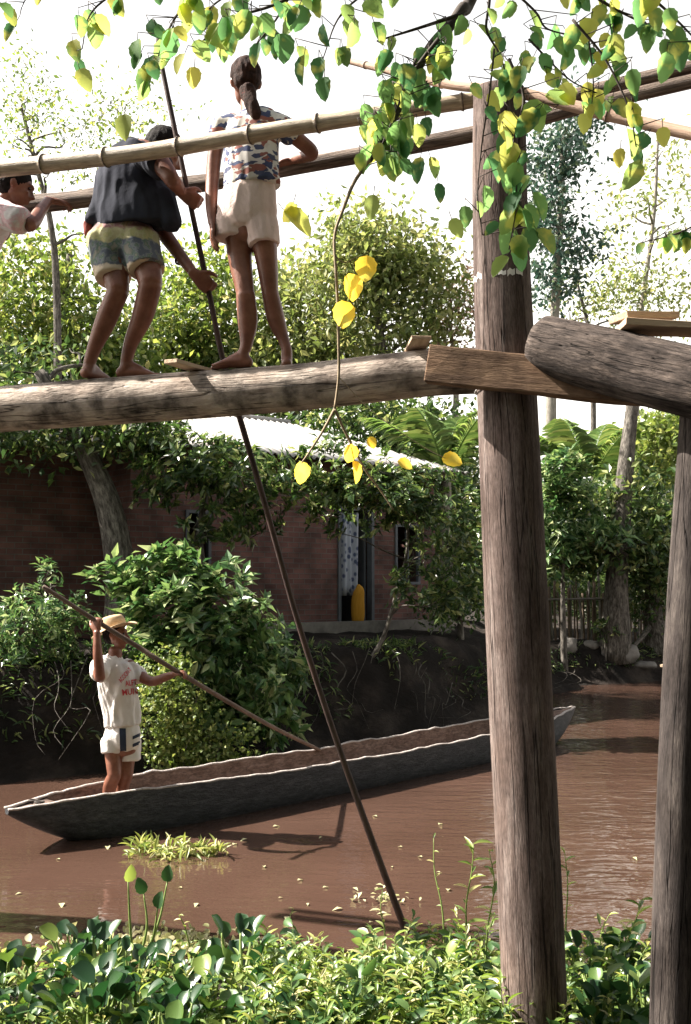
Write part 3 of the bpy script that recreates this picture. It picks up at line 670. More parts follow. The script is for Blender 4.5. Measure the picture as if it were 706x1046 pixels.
def tree(name, label, cat, group, base, trunk, r0, blobs, nclump, lpc, lsize, lmat, bmat='bark', wr=.5, csize=.35, tpl=T_RH, bare=.0, branch=.5, depthk=1., flat=.8, lean=None, whorl=False, ends=None):
    """base (px,Y); trunk list of (px,py) ; blobs (px,py,rx,ry[,w,dY]) in photo pixels at distance Y"""
    px, Yd = base; x = (px-353)/F*Yd; g = gz(x, Yd)
    tp = [np.array([x, Yd, g-.15])]
    dys = np.cumsum(rng.normal(size=len(trunk))*.12)
    for q, dy in zip(trunk, dys): tp.append(P(q[0], q[1], Yd+dy))
    tp = np.array(tp); rt = empty(name, [x, Yd, g], label, cat, group)
    rr = r0*np.linspace(1.15, .35, len(tp)); rr[0] *= 1.25
    mb = MB(); tube(mb, tp, rr, 12, 6, .08, 3)
    sp_ = cr(np.hstack([tp, rr[:, None]]), 10)
    cl = []
    wts = np.array([(b[4] if len(b) > 4 else b[2]*b[3]) for b in blobs], float); wts /= wts.sum()
    for b, w in zip(blobs, wts):
        n = max(1, int(round(nclump*w))); dY = b[5] if len(b) > 5 else 0
        c = P(b[0], b[1], Yd+dY); rx = b[2]*(Yd+dY)/F; rz = b[3]*(Yd+dY)/F
        d = nrm(rng.normal(size=(n, 3)))*rng.uniform(.25, 1, (n, 1))**.45
        d *= 1+.38*sn(d*2.6+c, 1, 2)[:, None]
        cl.append(c+d*[rx, (rx+rz)/2*depthk, rz])
    cl = np.vstack(cl)
    # branches: each clump grows from the nearest limb already there
    nb = max(3, int(len(cl)*branch)); idx = rng.choice(len(cl), min(nb, len(cl)), False)
    h = sp_[int(len(sp_)*.3):]; nodes = h[:, :3]; nr = h[:, 3]*.75; depth = np.zeros(len(h))
    ctr = tp[-1]*.5+tp[len(tp)//2]*.5
    idx = idx[np.argsort(np.min(np.linalg.norm(cl[idx][:, None]-nodes[None, ::3], axis=2), axis=1))]
    for k in idx:
        c = cl[k]; v = c-nodes; dist = np.linalg.norm(v, axis=1); j = int(np.argmin(dist*(1+.0*depth)+1.1*np.maximum(0, nodes[:, 2]-c[2]+.3*dist)+.04*depth))
        s = nodes[j]; r_ = max(.008, min(nr[j], r0*.42, .02+.035*dist[j]+r0*.05))
        m1 = s+(c-s)*.33+rng.normal(size=3)*.07*dist[j]+[0, 0, .10*dist[j]]; m2 = s+(c-s)*.7+rng.normal(size=3)*.07*dist[j]+[0, 0, .06*dist[j]]
        tube(mb, [s, m1, m2, c], [r_, r_*.7, r_*.5, max(r_*.25, .0055)], 6, 3)
        nodes = np.vstack([nodes, m1, m2, c]); nr = np.concatenate([nr, [r_*.6, r_*.45, r_*.25]]); depth = np.concatenate([depth, [depth[j]+1]*3])
    mb.build('trunk', MT[bmat], rt)
    mb = MB()
    keep = cl[rng.uniform(size=len(cl)) > bare]; K = len(keep)
    if whorl:
        ax = nrm(rdir(K)+np.array([0, 0, .9])+ (nrm(keep-keep.mean(0))*.9)); C = np.repeat(keep, lpc, 0); n = len(C)
        ax2 = np.repeat(ax, lpc, 0); rd = rdir(n); rd = nrm(rd-(rd*ax2).sum(1)[:, None]*ax2)
        D_ = nrm(rd+ax2*rng.uniform(-.1, .8, (n, 1))); C = C+ax2*rng.uniform(-.06, .05, (n, 1))*csize*2+rng.normal(size=(n, 3))*csize*.12
        Nn = nrm(ax2+rng.normal(size=(n, 3))*.25)
    else:
        sz = csize*rng.uniform(.6, 1.3, (K, 1, 1)); C = (keep[:, None, :]+rng.normal(size=(K, lpc, 3))*sz*[1, 1, flat]*.5).reshape(-1, 3); n = len(C)
        D_ = rdir(n, 0, .25); Nn = nrm(rng.normal(size=(n, 3))*.8+[0, 0, 1.])
    place(mb, tpl, C, D_, Nn, lsize*rng.uniform(.6, 1.25, n), wr)
    mb.build('crown', MT[lmat], rt, smooth=False)
    return rt

# ragged growth hanging over the bank edge
lf = MB(); n = 9000; px = rng.uniform(-4.5, 9, n); C = []
yy = np.interp(px, EDGE[:, 0], EDGE[:, 1])+rng.uniform(-.1, 1.3, n)**1; g = ground(px, yy); m = g > .35; px, yy, g = px[m], yy[m], g[m]
cl = sn(np.stack([px, yy, px*0], 1), 1.6, 2, 2) > -.15; px, yy, g = px[cl], yy[cl], g[cl]; n = len(px)
C = np.stack([px, yy, g-.02], 1); D_ = np.stack([rng.normal(size=n)*.5, -abs(rng.normal(size=n))*.5, rng.uniform(-.3, 1, n)], 1)
place(lf, T_LAN, C, D_, np.tile([0, -.5, 1.], (n, 1))+rng.normal(size=(n, 3))*.3, rng.uniform(.05, .17, n), .16)
tag(lf.build('bank_grass', MT['leaf_mid'], base=[0, 14, 1]), 'ragged dark grass hanging over the edge of the far bank', 'ground cover', None, 'stuff')
# thin roots hanging down the bank face
rr_ = empty('bank_roots', P(420, 680, 14.2), 'tangle of thin pale roots hanging on the dark bank face', 'roots')
for k in range(46):
    x = rng.uniform(-3.4, 4.8); y0 = float(np.interp(x, EDGE[:, 0], EDGE[:, 1])); h = gz(x, y0+.7); q = []
    for t in np.linspace(0, 1, 5): q.append([x+rng.normal()*.06*(1+t*2), y0+.62-.62*t-.05, h*(1-t*rng.uniform(.5, .9))+.02])
    mb = MB(); tube(mb, q, np.linspace(.009, .003, 5)*rng.uniform(.5, 1.2), 5, 3); mb.build('root', MT['bark'], rr_)
# litter on the bank top
G1 = 'trees behind the bridge'
# far background, left to right
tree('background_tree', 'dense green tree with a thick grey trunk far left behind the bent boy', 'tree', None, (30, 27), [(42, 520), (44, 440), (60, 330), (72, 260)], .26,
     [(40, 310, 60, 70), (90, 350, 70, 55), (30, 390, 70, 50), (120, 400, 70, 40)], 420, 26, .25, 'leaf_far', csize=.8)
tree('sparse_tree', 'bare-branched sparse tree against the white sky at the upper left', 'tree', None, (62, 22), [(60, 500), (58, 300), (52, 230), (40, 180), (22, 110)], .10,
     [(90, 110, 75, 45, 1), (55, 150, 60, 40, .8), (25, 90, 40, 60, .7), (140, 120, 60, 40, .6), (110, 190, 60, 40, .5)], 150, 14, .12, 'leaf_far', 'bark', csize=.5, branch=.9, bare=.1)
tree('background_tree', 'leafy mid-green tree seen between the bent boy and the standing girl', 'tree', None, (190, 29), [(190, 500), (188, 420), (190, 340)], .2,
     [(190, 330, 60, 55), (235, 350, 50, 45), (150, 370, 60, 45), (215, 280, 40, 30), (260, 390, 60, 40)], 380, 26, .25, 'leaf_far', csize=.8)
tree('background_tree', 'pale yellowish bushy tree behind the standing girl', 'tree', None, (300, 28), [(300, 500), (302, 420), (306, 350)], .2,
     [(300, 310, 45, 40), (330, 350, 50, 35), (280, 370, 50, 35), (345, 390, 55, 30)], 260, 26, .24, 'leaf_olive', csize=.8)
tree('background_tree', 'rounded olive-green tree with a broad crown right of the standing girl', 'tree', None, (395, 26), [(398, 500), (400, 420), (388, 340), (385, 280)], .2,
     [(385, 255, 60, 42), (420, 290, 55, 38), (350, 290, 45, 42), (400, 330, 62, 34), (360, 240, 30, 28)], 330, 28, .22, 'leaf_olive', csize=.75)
tree('background_tree', 'reddish-brown bush-like tree just left of the thick post', 'tree', None, (462, 27), [(462, 480), (466, 400), (460, 330)], .12,
     [(462, 325, 34, 32), (478, 300, 26, 24), (445, 350, 30, 24)], 110, 22, .13, 'leaf_rust', 'palebark', csize=.6, branch=.7, bare=.1)
tree('slender_tree', 'tall slender tree with tufts of dark leaves just right of the thick post', 'tree', None, (562, 44), [(562, 560), (563, 400), (568, 300), (572, 220), (576, 130)], .28,
     [(568, 160, 32, 30, 1.2), (560, 215, 34, 24, .9), (578, 255, 38, 26, .8), (555, 290, 26, 20, .5), (590, 120, 30, 20, .6)], 170, 24, .32, 'leaf_blue', 'palebark', csize=1.0, branch=.6)
tree('sparse_tree', 'thin airy tree with scattered leaves against the sky at the upper right', 'tree', None, (655, 48), [(652, 560), (650, 400), (655, 320), (668, 220), (672, 140)], .18,
     [(660, 250, 50, 55, 1), (690, 180, 40, 50, .8), (640, 300, 45, 25, 1), (610, 300, 35, 25, .5), (700, 290, 35, 35, .6), (630, 200, 28, 30, .3)], 190, 12, .30, 'leaf_olive', 'palebark', csize=1.05, branch=.9, bare=.1)
tree('sparse_tree', 'low thin branching tree seen above the grey log', 'tree', None, (604, 45), [(606, 560), (606, 400), (602, 340), (590, 290)], .16,
     [(600, 300, 40, 26, 1), (640, 320, 40, 18, 1), (575, 320, 30, 20, .6), (690, 325, 30, 22, .6)], 60, 10, .24, 'leaf_olive', 'bark', csize=.9, branch=1., bare=.1)
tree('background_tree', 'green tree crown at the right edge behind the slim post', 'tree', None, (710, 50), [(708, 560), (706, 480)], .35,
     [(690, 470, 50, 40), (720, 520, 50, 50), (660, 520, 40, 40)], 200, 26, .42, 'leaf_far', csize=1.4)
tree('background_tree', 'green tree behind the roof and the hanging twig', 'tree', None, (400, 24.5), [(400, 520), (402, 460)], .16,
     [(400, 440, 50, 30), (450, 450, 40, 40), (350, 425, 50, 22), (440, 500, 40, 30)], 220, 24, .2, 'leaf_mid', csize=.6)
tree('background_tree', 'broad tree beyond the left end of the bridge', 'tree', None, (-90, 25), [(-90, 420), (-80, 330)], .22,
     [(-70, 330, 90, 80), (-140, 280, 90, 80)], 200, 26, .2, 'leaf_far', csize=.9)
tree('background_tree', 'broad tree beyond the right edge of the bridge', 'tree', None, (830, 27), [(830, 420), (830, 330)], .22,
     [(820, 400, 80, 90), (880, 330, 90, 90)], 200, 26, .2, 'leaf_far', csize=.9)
# trees round the house
tree('leaning_tree', 'big leaning tree with a dark mottled trunk in front of the brick shed at left', 'tree', None, (128, 14.2), [(124, 590), (112, 520), (92, 470), (70, 430), (40, 380)], .22,
     [(60, 445, 60, 18, .5), (20, 430, 60, 26, .6), (120, 440, 50, 18, .6), (30, 380, 70, 30, .5, .6), (-60, 400, 80, 60, 1.2)], 230, 18, .14, 'leaf_mid', csize=.4, whorl=False, branch=.4)
tree('garden_tree', 'leafy tree with glossy leaves hiding the left half of the brick house', 'tree', None, (205, 14.3), [(208, 600), (204, 550), (212, 500), (230, 460)], .07,
     [(190, 470, 62, 34), (250, 490, 60, 36), (300, 500, 50, 34, 1300), (150, 445, 40, 22), (230, 540, 50, 24, 700), (160, 500, 30, 24, 400)], 300, 13, .16, 'leaf_mid', csize=.3, whorl=True, tpl=T_FO, wr=.42, branch=.5)
tree('garden_tree', 'multi-stemmed shrubby tree with a curved trunk in front of the house door', 'tree', None, (366, 14.4), [(372, 680), (390, 655), (404, 610), (416, 560), (416, 490)], .04,
     [(400, 500, 62, 34), (350, 520, 40, 30, 700), (450, 540, 45, 45), (395, 498, 55, 20), (430, 600, 40, 26, 500), (340, 470, 40, 26, 500), (470, 610, 30, 26, 500)], 340, 13, .145, 'leaf_mid', csize=.3, whorl=True, tpl=T_FO, wr=.42, branch=.5)
tree('garden_shrub', 'dark shrub low beside the thick post at the house corner', 'shrub', None, (470, 17.5), [(470, 620), (472, 590)], .05,
     [(470, 590, 34, 40), (455, 620, 30, 20), (490, 560, 24, 40)], 150, 14, .12, 'leaf_mid', csize=.35, tpl=T_FO)
# the sunlit bush behind the man
bt = tree('leafy_bush', 'large sunlit leafy bush overhanging the river behind the man in the straw hat', 'bush', None, (215, 12.25), [(212, 700), (205, 640), (200, 600)], .05,
     [(190, 620, 62, 42), (240, 660, 62, 50), (150, 590, 40, 22, 900), (270, 700, 42, 44), (200, 690, 60, 40), (220, 740, 60, 34), (165, 575, 30, 18, 500), (110, 592, 22, 12, 220), (225, 590, 34, 18, 500), (160, 640, 40, 40), (180, 770, 40, 22), (285, 740, 26, 26, 500)], 440, 12, .195, 'leaf_bush', csize=.30, whorl=True, tpl=T_FO, wr=.42, branch=.35, depthk=.8)
tree('creeper', 'yellow-green small-leaved creeper low on the bank below the sunlit bush', 'creeper', None, (175, 11.6), [(176, 780), (180, 740)], .02,
     [(175, 730, 40, 40), (185, 775, 40, 24), (165, 690, 25, 26, 500), (240, 765, 34, 20, 400)], 300, 12, .06, 'leaf_lime', csize=.2, tpl=T_FO, wr=.8, branch=.1, depthk=.5)
tree('leafy_bush', 'small bush at the left edge behind the upper end of the punting pole', 'bush', None, (45, 12.2), [(46, 660), (50, 630), (52, 595)], .02,
     [(45, 625, 50, 26), (10, 645, 46, 24), (80, 645, 40, 22), (48, 590, 16, 22, 200), (30, 665, 60, 14)], 220, 10, .11, 'leaf_bush', csize=.22, whorl=True, tpl=T_FO, wr=.36, branch=.7)
# right bank
tree('bank_tree', 'dark straight tree with a thick trunk between the two posts', 'tree', None, (627, 23.2), [(630, 600), (634, 540), (640, 470), (646, 410), (650, 330)], .26,
     [(655, 505, 34, 22, 500), (610, 520, 30, 20, 400), (620, 560, 60, 26), (670, 560, 40, 40), (590, 560, 34, 24, 500)], 260, 20, .2, 'leaf_mid', csize=.5, branch=.35)
tree('bank_tree', 'low dark tree stump with roots and side shoots by the slim post', 'tree', None, (670, 24), [(668, 630), (666, 600), (672, 585)], .24,
     [(668, 600, 40, 34), (650, 625, 26, 16, 300), (690, 570, 30, 30)], 120, 18, .14, 'leaf_mid', csize=.45, branch=.3)
tree('bank_shrub', 'sunlit pale-leaved shrub just right of the thick post', 'shrub', None, (575, 22.5), [(575, 600), (577, 540)], .06,
     [(575, 490, 32, 26), (570, 560, 26, 22), (600, 545, 36, 14, 500), (565, 525, 20, 30, 500)], 230, 12, .26, 'leaf_bush', csize=.45, whorl=True, tpl=T_FO, wr=.34, branch=.5)
tree('bank_shrub', 'yellow-green shrub behind the dark trunk at the right', 'shrub', None, (668, 36), [(668, 600), (668, 520)], .06,
     [(672, 455, 30, 30), (690, 430, 26, 26), (660, 485, 26, 20, 400)], 150, 16, .3, 'leaf_lime', csize=.65, branch=.5)
tree('bank_shrub', 'little green plant growing from the stony bank at right', 'shrub', None, (617, 22.9), [(618, 655), (619, 645)], .02,
     [(617, 645, 14, 10)], 24, 10, .14, 'leaf_mid', csize=.25, whorl=True, tpl=T_FO, wr=.4)
# understorey hedge closing the view, copies
src = None
for k, (x, y, s) in enumerate([(-13, 24, 1.5), (-9, 26, 1.5), (-5.5, 27.5, 1.3), (-2, 28.5, 1.3), (1.5, 28, 1.2), (5.0, 30, .8), (8.0, 44, 1.3), (12.5, 46, 1.5), (17.5, 46, 1.6), (23, 47, 1.8), (28, 44, 2.), (-18, 22, 1.8), (-23, 19, 1.8), (7.6, 31, .55)]):
    if src is None:
        src = tree('thicket_shrub', 'dense dark shrub of the thicket closing the far bank', 'shrub', 'thicket shrubs along the far bank', (353, 28), [(353, 560), (354, 520)], .12,
                   [(353, 560, 85, 60), (320, 520, 55, 45), (390, 515, 55, 45)], 420, 22, .22, 'leaf_mid', csize=.8)
        o = src
    else:
        o = src.copy(); COL.objects.link(o)
        for c in src.children:
            d = c.copy(); COL.objects.link(d); d.parent = o
    o.location = (x, y, gz(x, y)); o.scale = (s, s, s*rng.uniform(.85, 1.05)); o.rotation_euler = (0, 0, rng.uniform(0, 6))
    o['label'] = 'dense dark shrub of the thicket closing the far bank'
for k, (x, y, s) in enumerate([(-9.5, -8.5, 2.6), (-4.5, -9.5, 2.6), (0, -9.5, 2.7), (4.5, -9, 2.6), (10, -6, 2.6), (12.5, 1.5, 2.2), (-2, -14, 3.6), (6, -14, 3.8), (-13, -8, 3.2), (14, -2, 3.), (16, 4, 2.6)]):  # unseen trees behind and right of the camera, added to cut sky fill
    o = src.copy(); COL.objects.link(o)
    for c in src.children:
        d = c.copy(); COL.objects.link(d); d.parent = o
    o.location = (x, y, gz(x, y)); o.scale = (s*.85, s*.85, s); o.rotation_euler = (0, 0, rng.uniform(0, 6))
    o['label'] = 'tall dense tree of the near bank, added out of view to block sky light'; o['group'] = 'added trees blocking sky light on the near bank'
# palms
def palm(px, Y, pts, fr, label, L=2.4, mat='palm'):
    x = (px-353)/F*Y; g = gz(x, Y); rt = empty('coconut_palm', [x, Y, g], label, 'palm')
    top = P(pts[-1][0], pts[-1][1], Y); tp = [np.array([x, Y, g-.1])]+[P(a, b, Y) for a, b in pts]
    mb = MB(); tube(mb, tp, np.linspace(.16, .11, len(tp)), 10, 5, .05); mb.build('trunk', MT['palebark'], rt)
    for (az, el, l) in fr:
        mb = MB(); h = np.array([math.cos(az), math.sin(az), 0]); q = []
        for t in np.linspace(0, 1, 9):
            q.append(top+h*l*L*(t*math.cos(el)+.18*t*t)+np.array([0, 0, 1])*l*L*(t*math.sin(el)-.28*t**2.4))
        q = np.array(q); tube(mb, q, np.linspace(.03, .006, 9), 5, 2)
        a = cr(q, 6); tg = nrm(np.gradient(a, axis=0)); sd = nrm(np.cross(tg, [0, 0, 1.]))
        n = len(a); tt = np.linspace(0, 1, n)
        for s in (-1, 1):
            m = tt > .12
            place(mb, T_LAN, a[m], (sd*s+tg*.75+[0, 0, -.15])[m]+rng.normal(size=(m.sum(), 3))*.08, np.tile([0, 0, 1.], (m.sum(), 1))+sd[m]*s*.3, .62*np.sin(np.pi*np.clip(tt[m]*.85+.12, 0, 1))*l*L/2.4+.1, .05)
        mb.build('frond', MT[mat], rt, smooth=False)
palm(600, 38, [(600, 560), (602, 500)], [(a, e, l) for a, e, l in [(.3, 1.0, 1), (1.0, 1.2, 1), (1.9, 1.25, 1.05), (2.6, 1.05, 1), (3.3, .95, 1), (4.1, 1.1, .9), (5.2, 1.0, .9), (5.9, .7, .9), (2.9, .55, .9)]], 'palm with upright fronds seen between the two posts', 4.2)
palm(455, 19.6, [(455, 560), (455, 492)], [(a, e, l) for a, e, l in [(.2, 1.1, 1), (1.2, 1.2, 1), (2.2, 1.2, 1), (3.1, 1.0, 1), (4.2, 1.1, .9), (5.4, 1.1, 1)]], 'palm with dark fronds just left of the thick post', 2.2)
# bank stones, roots, moored boat, small debris
def rock(px, Y, s, sz, label):
    x = (px-353)/F*Y; g = gz(x, Y); mb = MB(); ellipsoid(mb, [x, Y, g+sz*.3], np.eye(3), (s, s*.7, sz), 20, 12)
    v = mb.v[0]; c = v.mean(0); mb.v[0] = v+(v-c)*(.35*sn((v-c)/s*1.3+px, 1, 3))[:, None]
    tag(mb.build('rock', MT['rock'], base=[x, Y, g]), label, 'rock')
rock(634, 23.15, .42, .24, 'large pale rounded rock on the far bank between the posts')
rock(580, 23.0, .22, .18, 'dark stone near the foot of the stick fence')
rock(604, 23.2, .20, .12, 'smaller grey stone left of the pale rock')
rock(655, 23.3, .3, .1, 'flat grey stone right of the pale rock')
for (x0, y0, k) in ((640, 24, 0), (660, 24, 1), (680, 24, 2)):
    pass
mb = MB(); q = [P(640, 668, 23.0), P(652, 655, 23.4), P(664, 640, 23.8), P(668, 628, 24)]; tube(mb, q, [.03, .05, .06, .05], 7, 5, .15)
tag(mb.build('root', MT['bark'], base=q[0]), 'pale root running down from the stump at right', 'root')
# moored boat end at right
mb = MB(); V = []
for t in np.linspace(0, 1, 8):
    x = 6.35+t*2.6; y = 20.6+t*1.1; w = .08+.3*math.sin(math.pi*min(1, t*.8+.05)); zg = .32+.32*(1-t)**3
    for a, z in ((-1, zg), (-.7, .02), (0, -.1), (.7, .02), (1, zg), (.85, zg-.01), (.5, .12), (0, .08), (-.5, .12), (-.85, zg-.01)): V.append([x, y+a*w, z])
i = np.arange(7)[:, None]*10; j = np.arange(10)[None, :]; fs = [np.stack([i+j, i+(j+1) % 10, i+10+(j+1) % 10, i+10+j], 2).reshape(-1, 4), np.array([[k for k in range(9, -1, -1)], [70+k for k in range(10)]])]
mb.add(V, fs); bt2 = mb.build('moored_boat', MT['boatout'], base=[6.4, 20.6, 0]); tag(bt2, 'dark boat moored at the right bank with a pale wooden tip', 'boat')
mb = MB(); prism(mb, [6.22, 20.55, .53], [6.62, 20.7, .64], .12, .04); mb.build('bow_cap', MT['plank'], bt2, smooth=False)

# ------------------------------------------------------------------ long poles
BOYPOLE = PSB([(161, 40, 5.30), (167, 75, 5.30), (193, 201, 5.32), (212, 291, 5.42), (229, 372, 5.5), (249, 440, 5.62), (275, 530, 5.8), (306, 640, 6.0), (345, 760, 6.2), (385, 872, 6.35), (411, 942, 6.45)])
mb = MB(); e = BOYPOLE[-1]+nrm(BOYPOLE[-1]-BOYPOLE[-2])*.15; tube(mb, np.vstack([BOYPOLE, e]), [.013, .014, .015, .016, .016, .017, .017, .018, .019, .020, .021, .021], 10, 8, .06)
tag(mb.build('long_pole', MT['darkpole'], base=BOYPOLE[-1]), 'long thin dark pole reaching from the bent boy down into the river', 'pole')
PUNT = PS([(44, 599, 8.45), (98, 634, 8.62), (140, 660, 8.72), (183, 687, 8.86), (270, 738, 10.1), (326, 766, 11.4), (352, 779, 12.2)])
mb = MB(); tube(mb, PUNT, [.017, .019, .020, .020, .020, .019, .018], 12, 8, .05)
tag(mb.build('punting_pole', MT['puntpole'], base=PUNT[3]), 'long brown punting pole held by the man in the canoe', 'pole')
# ------------------------------------------------------------------ people
def remesh(mb, name, mat, parent=None, base=None, voxel=.007, smooth=3, wr=0, wsc=6, dirty=None):
    V = np.concatenate(mb.v)
    off = wloc(parent) if parent is not None else np.asarray(base, float)
    me = bpy.data.meshes.new('tmp'); fs = [list(map(int, r)) for f in mb.f for r in f]
    me.from_pydata((V-off).tolist(), [], fs); o = bpy.data.objects.new('tmp', me); COL.objects.link(o)
    m = o.modifiers.new('r', 'REMESH'); m.mode = 'VOXEL'; m.voxel_size = voxel; m.use_smooth_shade = True
    if smooth: m = o.modifiers.new('s', 'SMOOTH'); m.factor = .5; m.iterations = smooth
    dg = bpy.context.evaluated_depsgraph_get(); me2 = bpy.data.meshes.new_from_object(o.evaluated_get(dg))
    bpy.data.objects.remove(o); bpy.data.meshes.remove(me)
    if wr:
        n = len(me2.vertices); co = np.empty(n*3); no = np.empty(n*3); me2.vertices.foreach_get('co', co); me2.vertices.foreach_get('normal', no)
        co = co.reshape(-1, 3); no = no.reshape(-1, 3); co += no*(wr*sn(co*[1, 1, .6], wsc, 3)+(wr*.45*(1-2*np.abs(sn(co*[1.3, 1.3, .55]+3, wsc*1.7, 2, 2))) if wr > .0065 else 0))[:, None]; me2.vertices.foreach_set('co', co.ravel())
    me2.polygons.foreach_set('use_smooth', np.ones(len(me2.polygons), bool)); me2.materials.clear(); me2.materials.append(mat); me2.name = name; me2.update()
    o = bpy.data.objects.new(name, me2); COL.objects.link(o)
    if parent is not None: o.parent = parent
    else: o.location = off
    return o
def T(mb, pts, rad, side=(1, 0, 0), seg=18, sub=5, d0f=1, d1f=1):
    """closed soft tube with domed ends"""
    pts = np.asarray(pts, float); rad = np.asarray(rad, float)*GS
    if rad.ndim == 1: rad = np.stack([rad, rad], 1)
    a = cr(np.hstack([pts, rad]), sub)
    d0 = nrm(a[0, :3]-a[1, :3]); d1 = nrm(a[-1, :3]-a[-2, :3])
    e0 = [np.hstack([a[0, :3]+d0*a[0, 3:].mean()*.6*q, a[0, 3:]*math.sqrt(1-q*q)]) for q in (.97, .8, .45)]
    e1 = [np.hstack([a[-1, :3]+d1*a[-1, 3:].mean()*.6*q, a[-1, 3:]*math.sqrt(1-q*q)]) for q in (.45, .8, .97)]
    a = np.vstack((e0 if d0f else [])+[a]+(e1 if d1f else [])); tube(mb, a[:, :3], a[:, 3:], seg, 1, side=side)
import inspect
GS = 1.
def sized(fn):
    sg = inspect.signature(fn)
    def w(*a, **k):
        global GS
        b = sg.bind(*a, **k); b.apply_defaults(); g = GS; b.arguments['s'] = b.arguments['s']*g; GS = 1.
        r = fn(*b.args, **b.kwargs); GS = g; return r
    return w
def rot(v, axis, a):
    v = np.asarray(v, float); axis = nrm(axis); return v*math.cos(a)+np.cross(axis, v)*math.sin(a)+axis*(axis@v)*(1-math.cos(a))
@sized
def hand(mb, wrist, d, palm, thumb, curl=(.3, .35, .3), s=1., tc=.4, spread=.06):
    """d finger direction, palm = direction the palm faces, thumb = side on which the thumb sits"""
    d = nrm(d); palm = nrm(np.asarray(palm)-np.dot(palm, d)*d); th = np.cross(d, palm); th = th if np.dot(th, thumb) > 0 else -th
    w = np.asarray(wrist, float)
    T(mb, [w-d*.02*s, w+d*.03*s, w+d*.06*s, w+d*.085*s], np.array([[.024, .018], [.036, .016], [.041, .014], [.039, .012]])*s, side=th)
    ax = np.cross(d, palm)
    for i, (l, o) in enumerate(zip((.072, .08, .075, .058), (.030, .010, -.010, -.029))):
        p = w+d*(.080-(i == 3)*.006)*s+th*o*s; q = rot(d, palm, 0); dd = nrm(d+th*o*spread*30*.3)
        pts = [p-dd*.01*s, p]; a = 0
        for c, f in zip(curl, (.46, .3, .24)):
            dd = rot(dd, ax, c*(1+.08*i)); p = p+dd*l*f*s; pts.append(p)
        T(mb, pts, np.array([.0095, .0095, .009, .0083, .0072])*s, side=th, seg=10, sub=3)
    p = w+d*.018*s+th*.022*s; dd = nrm(d*.7+th*.75+palm*.2); pts = [p]
    for l in (.035, .028, .024): p = p+dd*l*s; pts.append(p); dd = nrm(dd+palm*tc*.6+d*.25-th*.2)
    T(mb, pts, np.array([.015, .0125, .011, .009])*s, side=palm, seg=10, sub=3)
@sized
def foot(mb, ankle, d, z, s=1.):
    """ankle joint, heading d (horizontal), sole height z"""
    d = nrm([d[0], d[1], 0]); sd = np.array([-d[1], d[0], 0]); a = np.array([ankle[0], ankle[1], 0])
    q = lambda f, h, o=0: a+d*f*s+sd*o*s+[0, 0, z+h*s]
    T(mb, [ankle, q(0, .065), q(-.012, .035)], np.array([.030, .032, .030])*s, side=sd)
    T(mb, [q(-.035, .028), q(.02, .034), q(.08, .030), q(.125, .020), q(.15, .015)], np.array([[.027, .026], [.031, .033], [.036, .027], [.043, .019], [.040, .014]])*s, side=sd)
    T(mb, [q(.0, .075), q(.06, .05), q(.11, .03)], np.array([.028, .024, .018])*s, side=sd)
    for i, o in enumerate((-.031, -.014, .001, .015, .028)):
        k = 1.35 if i == 0 else 1-.06*i
        T(mb, [q(.145, .014, o), q(.165, .015, o), q(.182-.007*i, .010, o)], np.array([.0095, .0095, .008])*s*k, side=sd, seg=10, sub=2)
@sized
def head(mb, c, up, fw, s=1., face=True):
    up = nrm(up); fw = nrm(np.asarray(fw)-np.dot(fw, up)*up); sd = np.cross(fw, up)
    q = lambda f, u, o=0: np.asarray(c)+fw*f*s+up*u*s+sd*o*s
    ellipsoid(mb, q(-.012, .022), (sd, fw, up), np.array([.074, .092, .092])*s, 28, 18)
    ellipsoid(mb, q(.028, -.035), (sd, fw, up), np.array([.056, .058, .075])*s, 24, 16)
    T(mb, [q(.045, -.095), q(.055, -.088)], np.array([.024, .022])*s, side=sd)      # chin
    T(mb, [q(.078, .018), q(.092, -.008), q(.104, -.030)], np.array([.010, .011, .015])*s, side=sd, seg=12)   # nose
    T(mb, [q(.090, -.034, .012), q(.090, -.034, -.012)], np.array([.010, .010])*s, side=up, seg=10)
    T(mb, [q(.074, .028, .04), q(.084, .032, .015), q(.084, .032, -.015), q(.074, .028, -.04)], np.array([.009, .010, .010, .009])*s, side=up, seg=10)  # brow
    T(mb, [q(.078, -.058, .020), q(.086, -.056, 0), q(.078, -.058, -.020)], np.array([.006, .008, .006])*s, side=up, seg=10)
    T(mb, [q(.078, -.069, .016), q(.085, -.069, 0), q(.078, -.069, -.016)], np.array([.006, .009, .006])*s, side=up, seg=10)
    for o in (-1, 1):
        T(mb, [q(-.008, -.022, .073*o), q(-.012, .0, .080*o), q(-.014, .022, .078*o)], np.array([[.007, .012], [.008, .018], [.007, .014]])*s, side=sd, seg=12)
        T(mb, [q(.062, -.02, .042*o), q(.066, -.012, .034*o)], np.array([.014, .012])*s, side=sd, seg=10)  # cheek
@sized
def eyes(par, c, up, fw, s=1.):
    up = nrm(up); fw = nrm(np.asarray(fw)-np.dot(fw, up)*up); sd = np.cross(fw, up)
    for o in (-1, 1):
        mb = MB(); ellipsoid(mb, np.asarray(c)+fw*.075*s+up*.010*s+sd*.031*o*s, (sd, fw, up), np.array([.014, .009, .008])*s, 12, 8); mb.build('eye', MT['eye'], par)
@sized
def haircap(mb, c, up, fw, s=1., back=.0, thick=.014):
    up = nrm(up); fw = nrm(np.asarray(fw)-np.dot(fw, up)*up); sd = np.cross(fw, up)
    q = lambda f, u, o=0: np.asarray(c)+fw*f*s+up*u*s+sd*o*s
    ellipsoid(mb, q(-.026, .042), (sd, fw, up), np.array([.074+thick, .090+thick*.6, .082+thick])*s, 28, 18)
    ellipsoid(mb, q(-.055, -.005), (sd, fw, up), np.array([.068+thick*.6, .055+thick*.6, .065])*s, 24, 14)
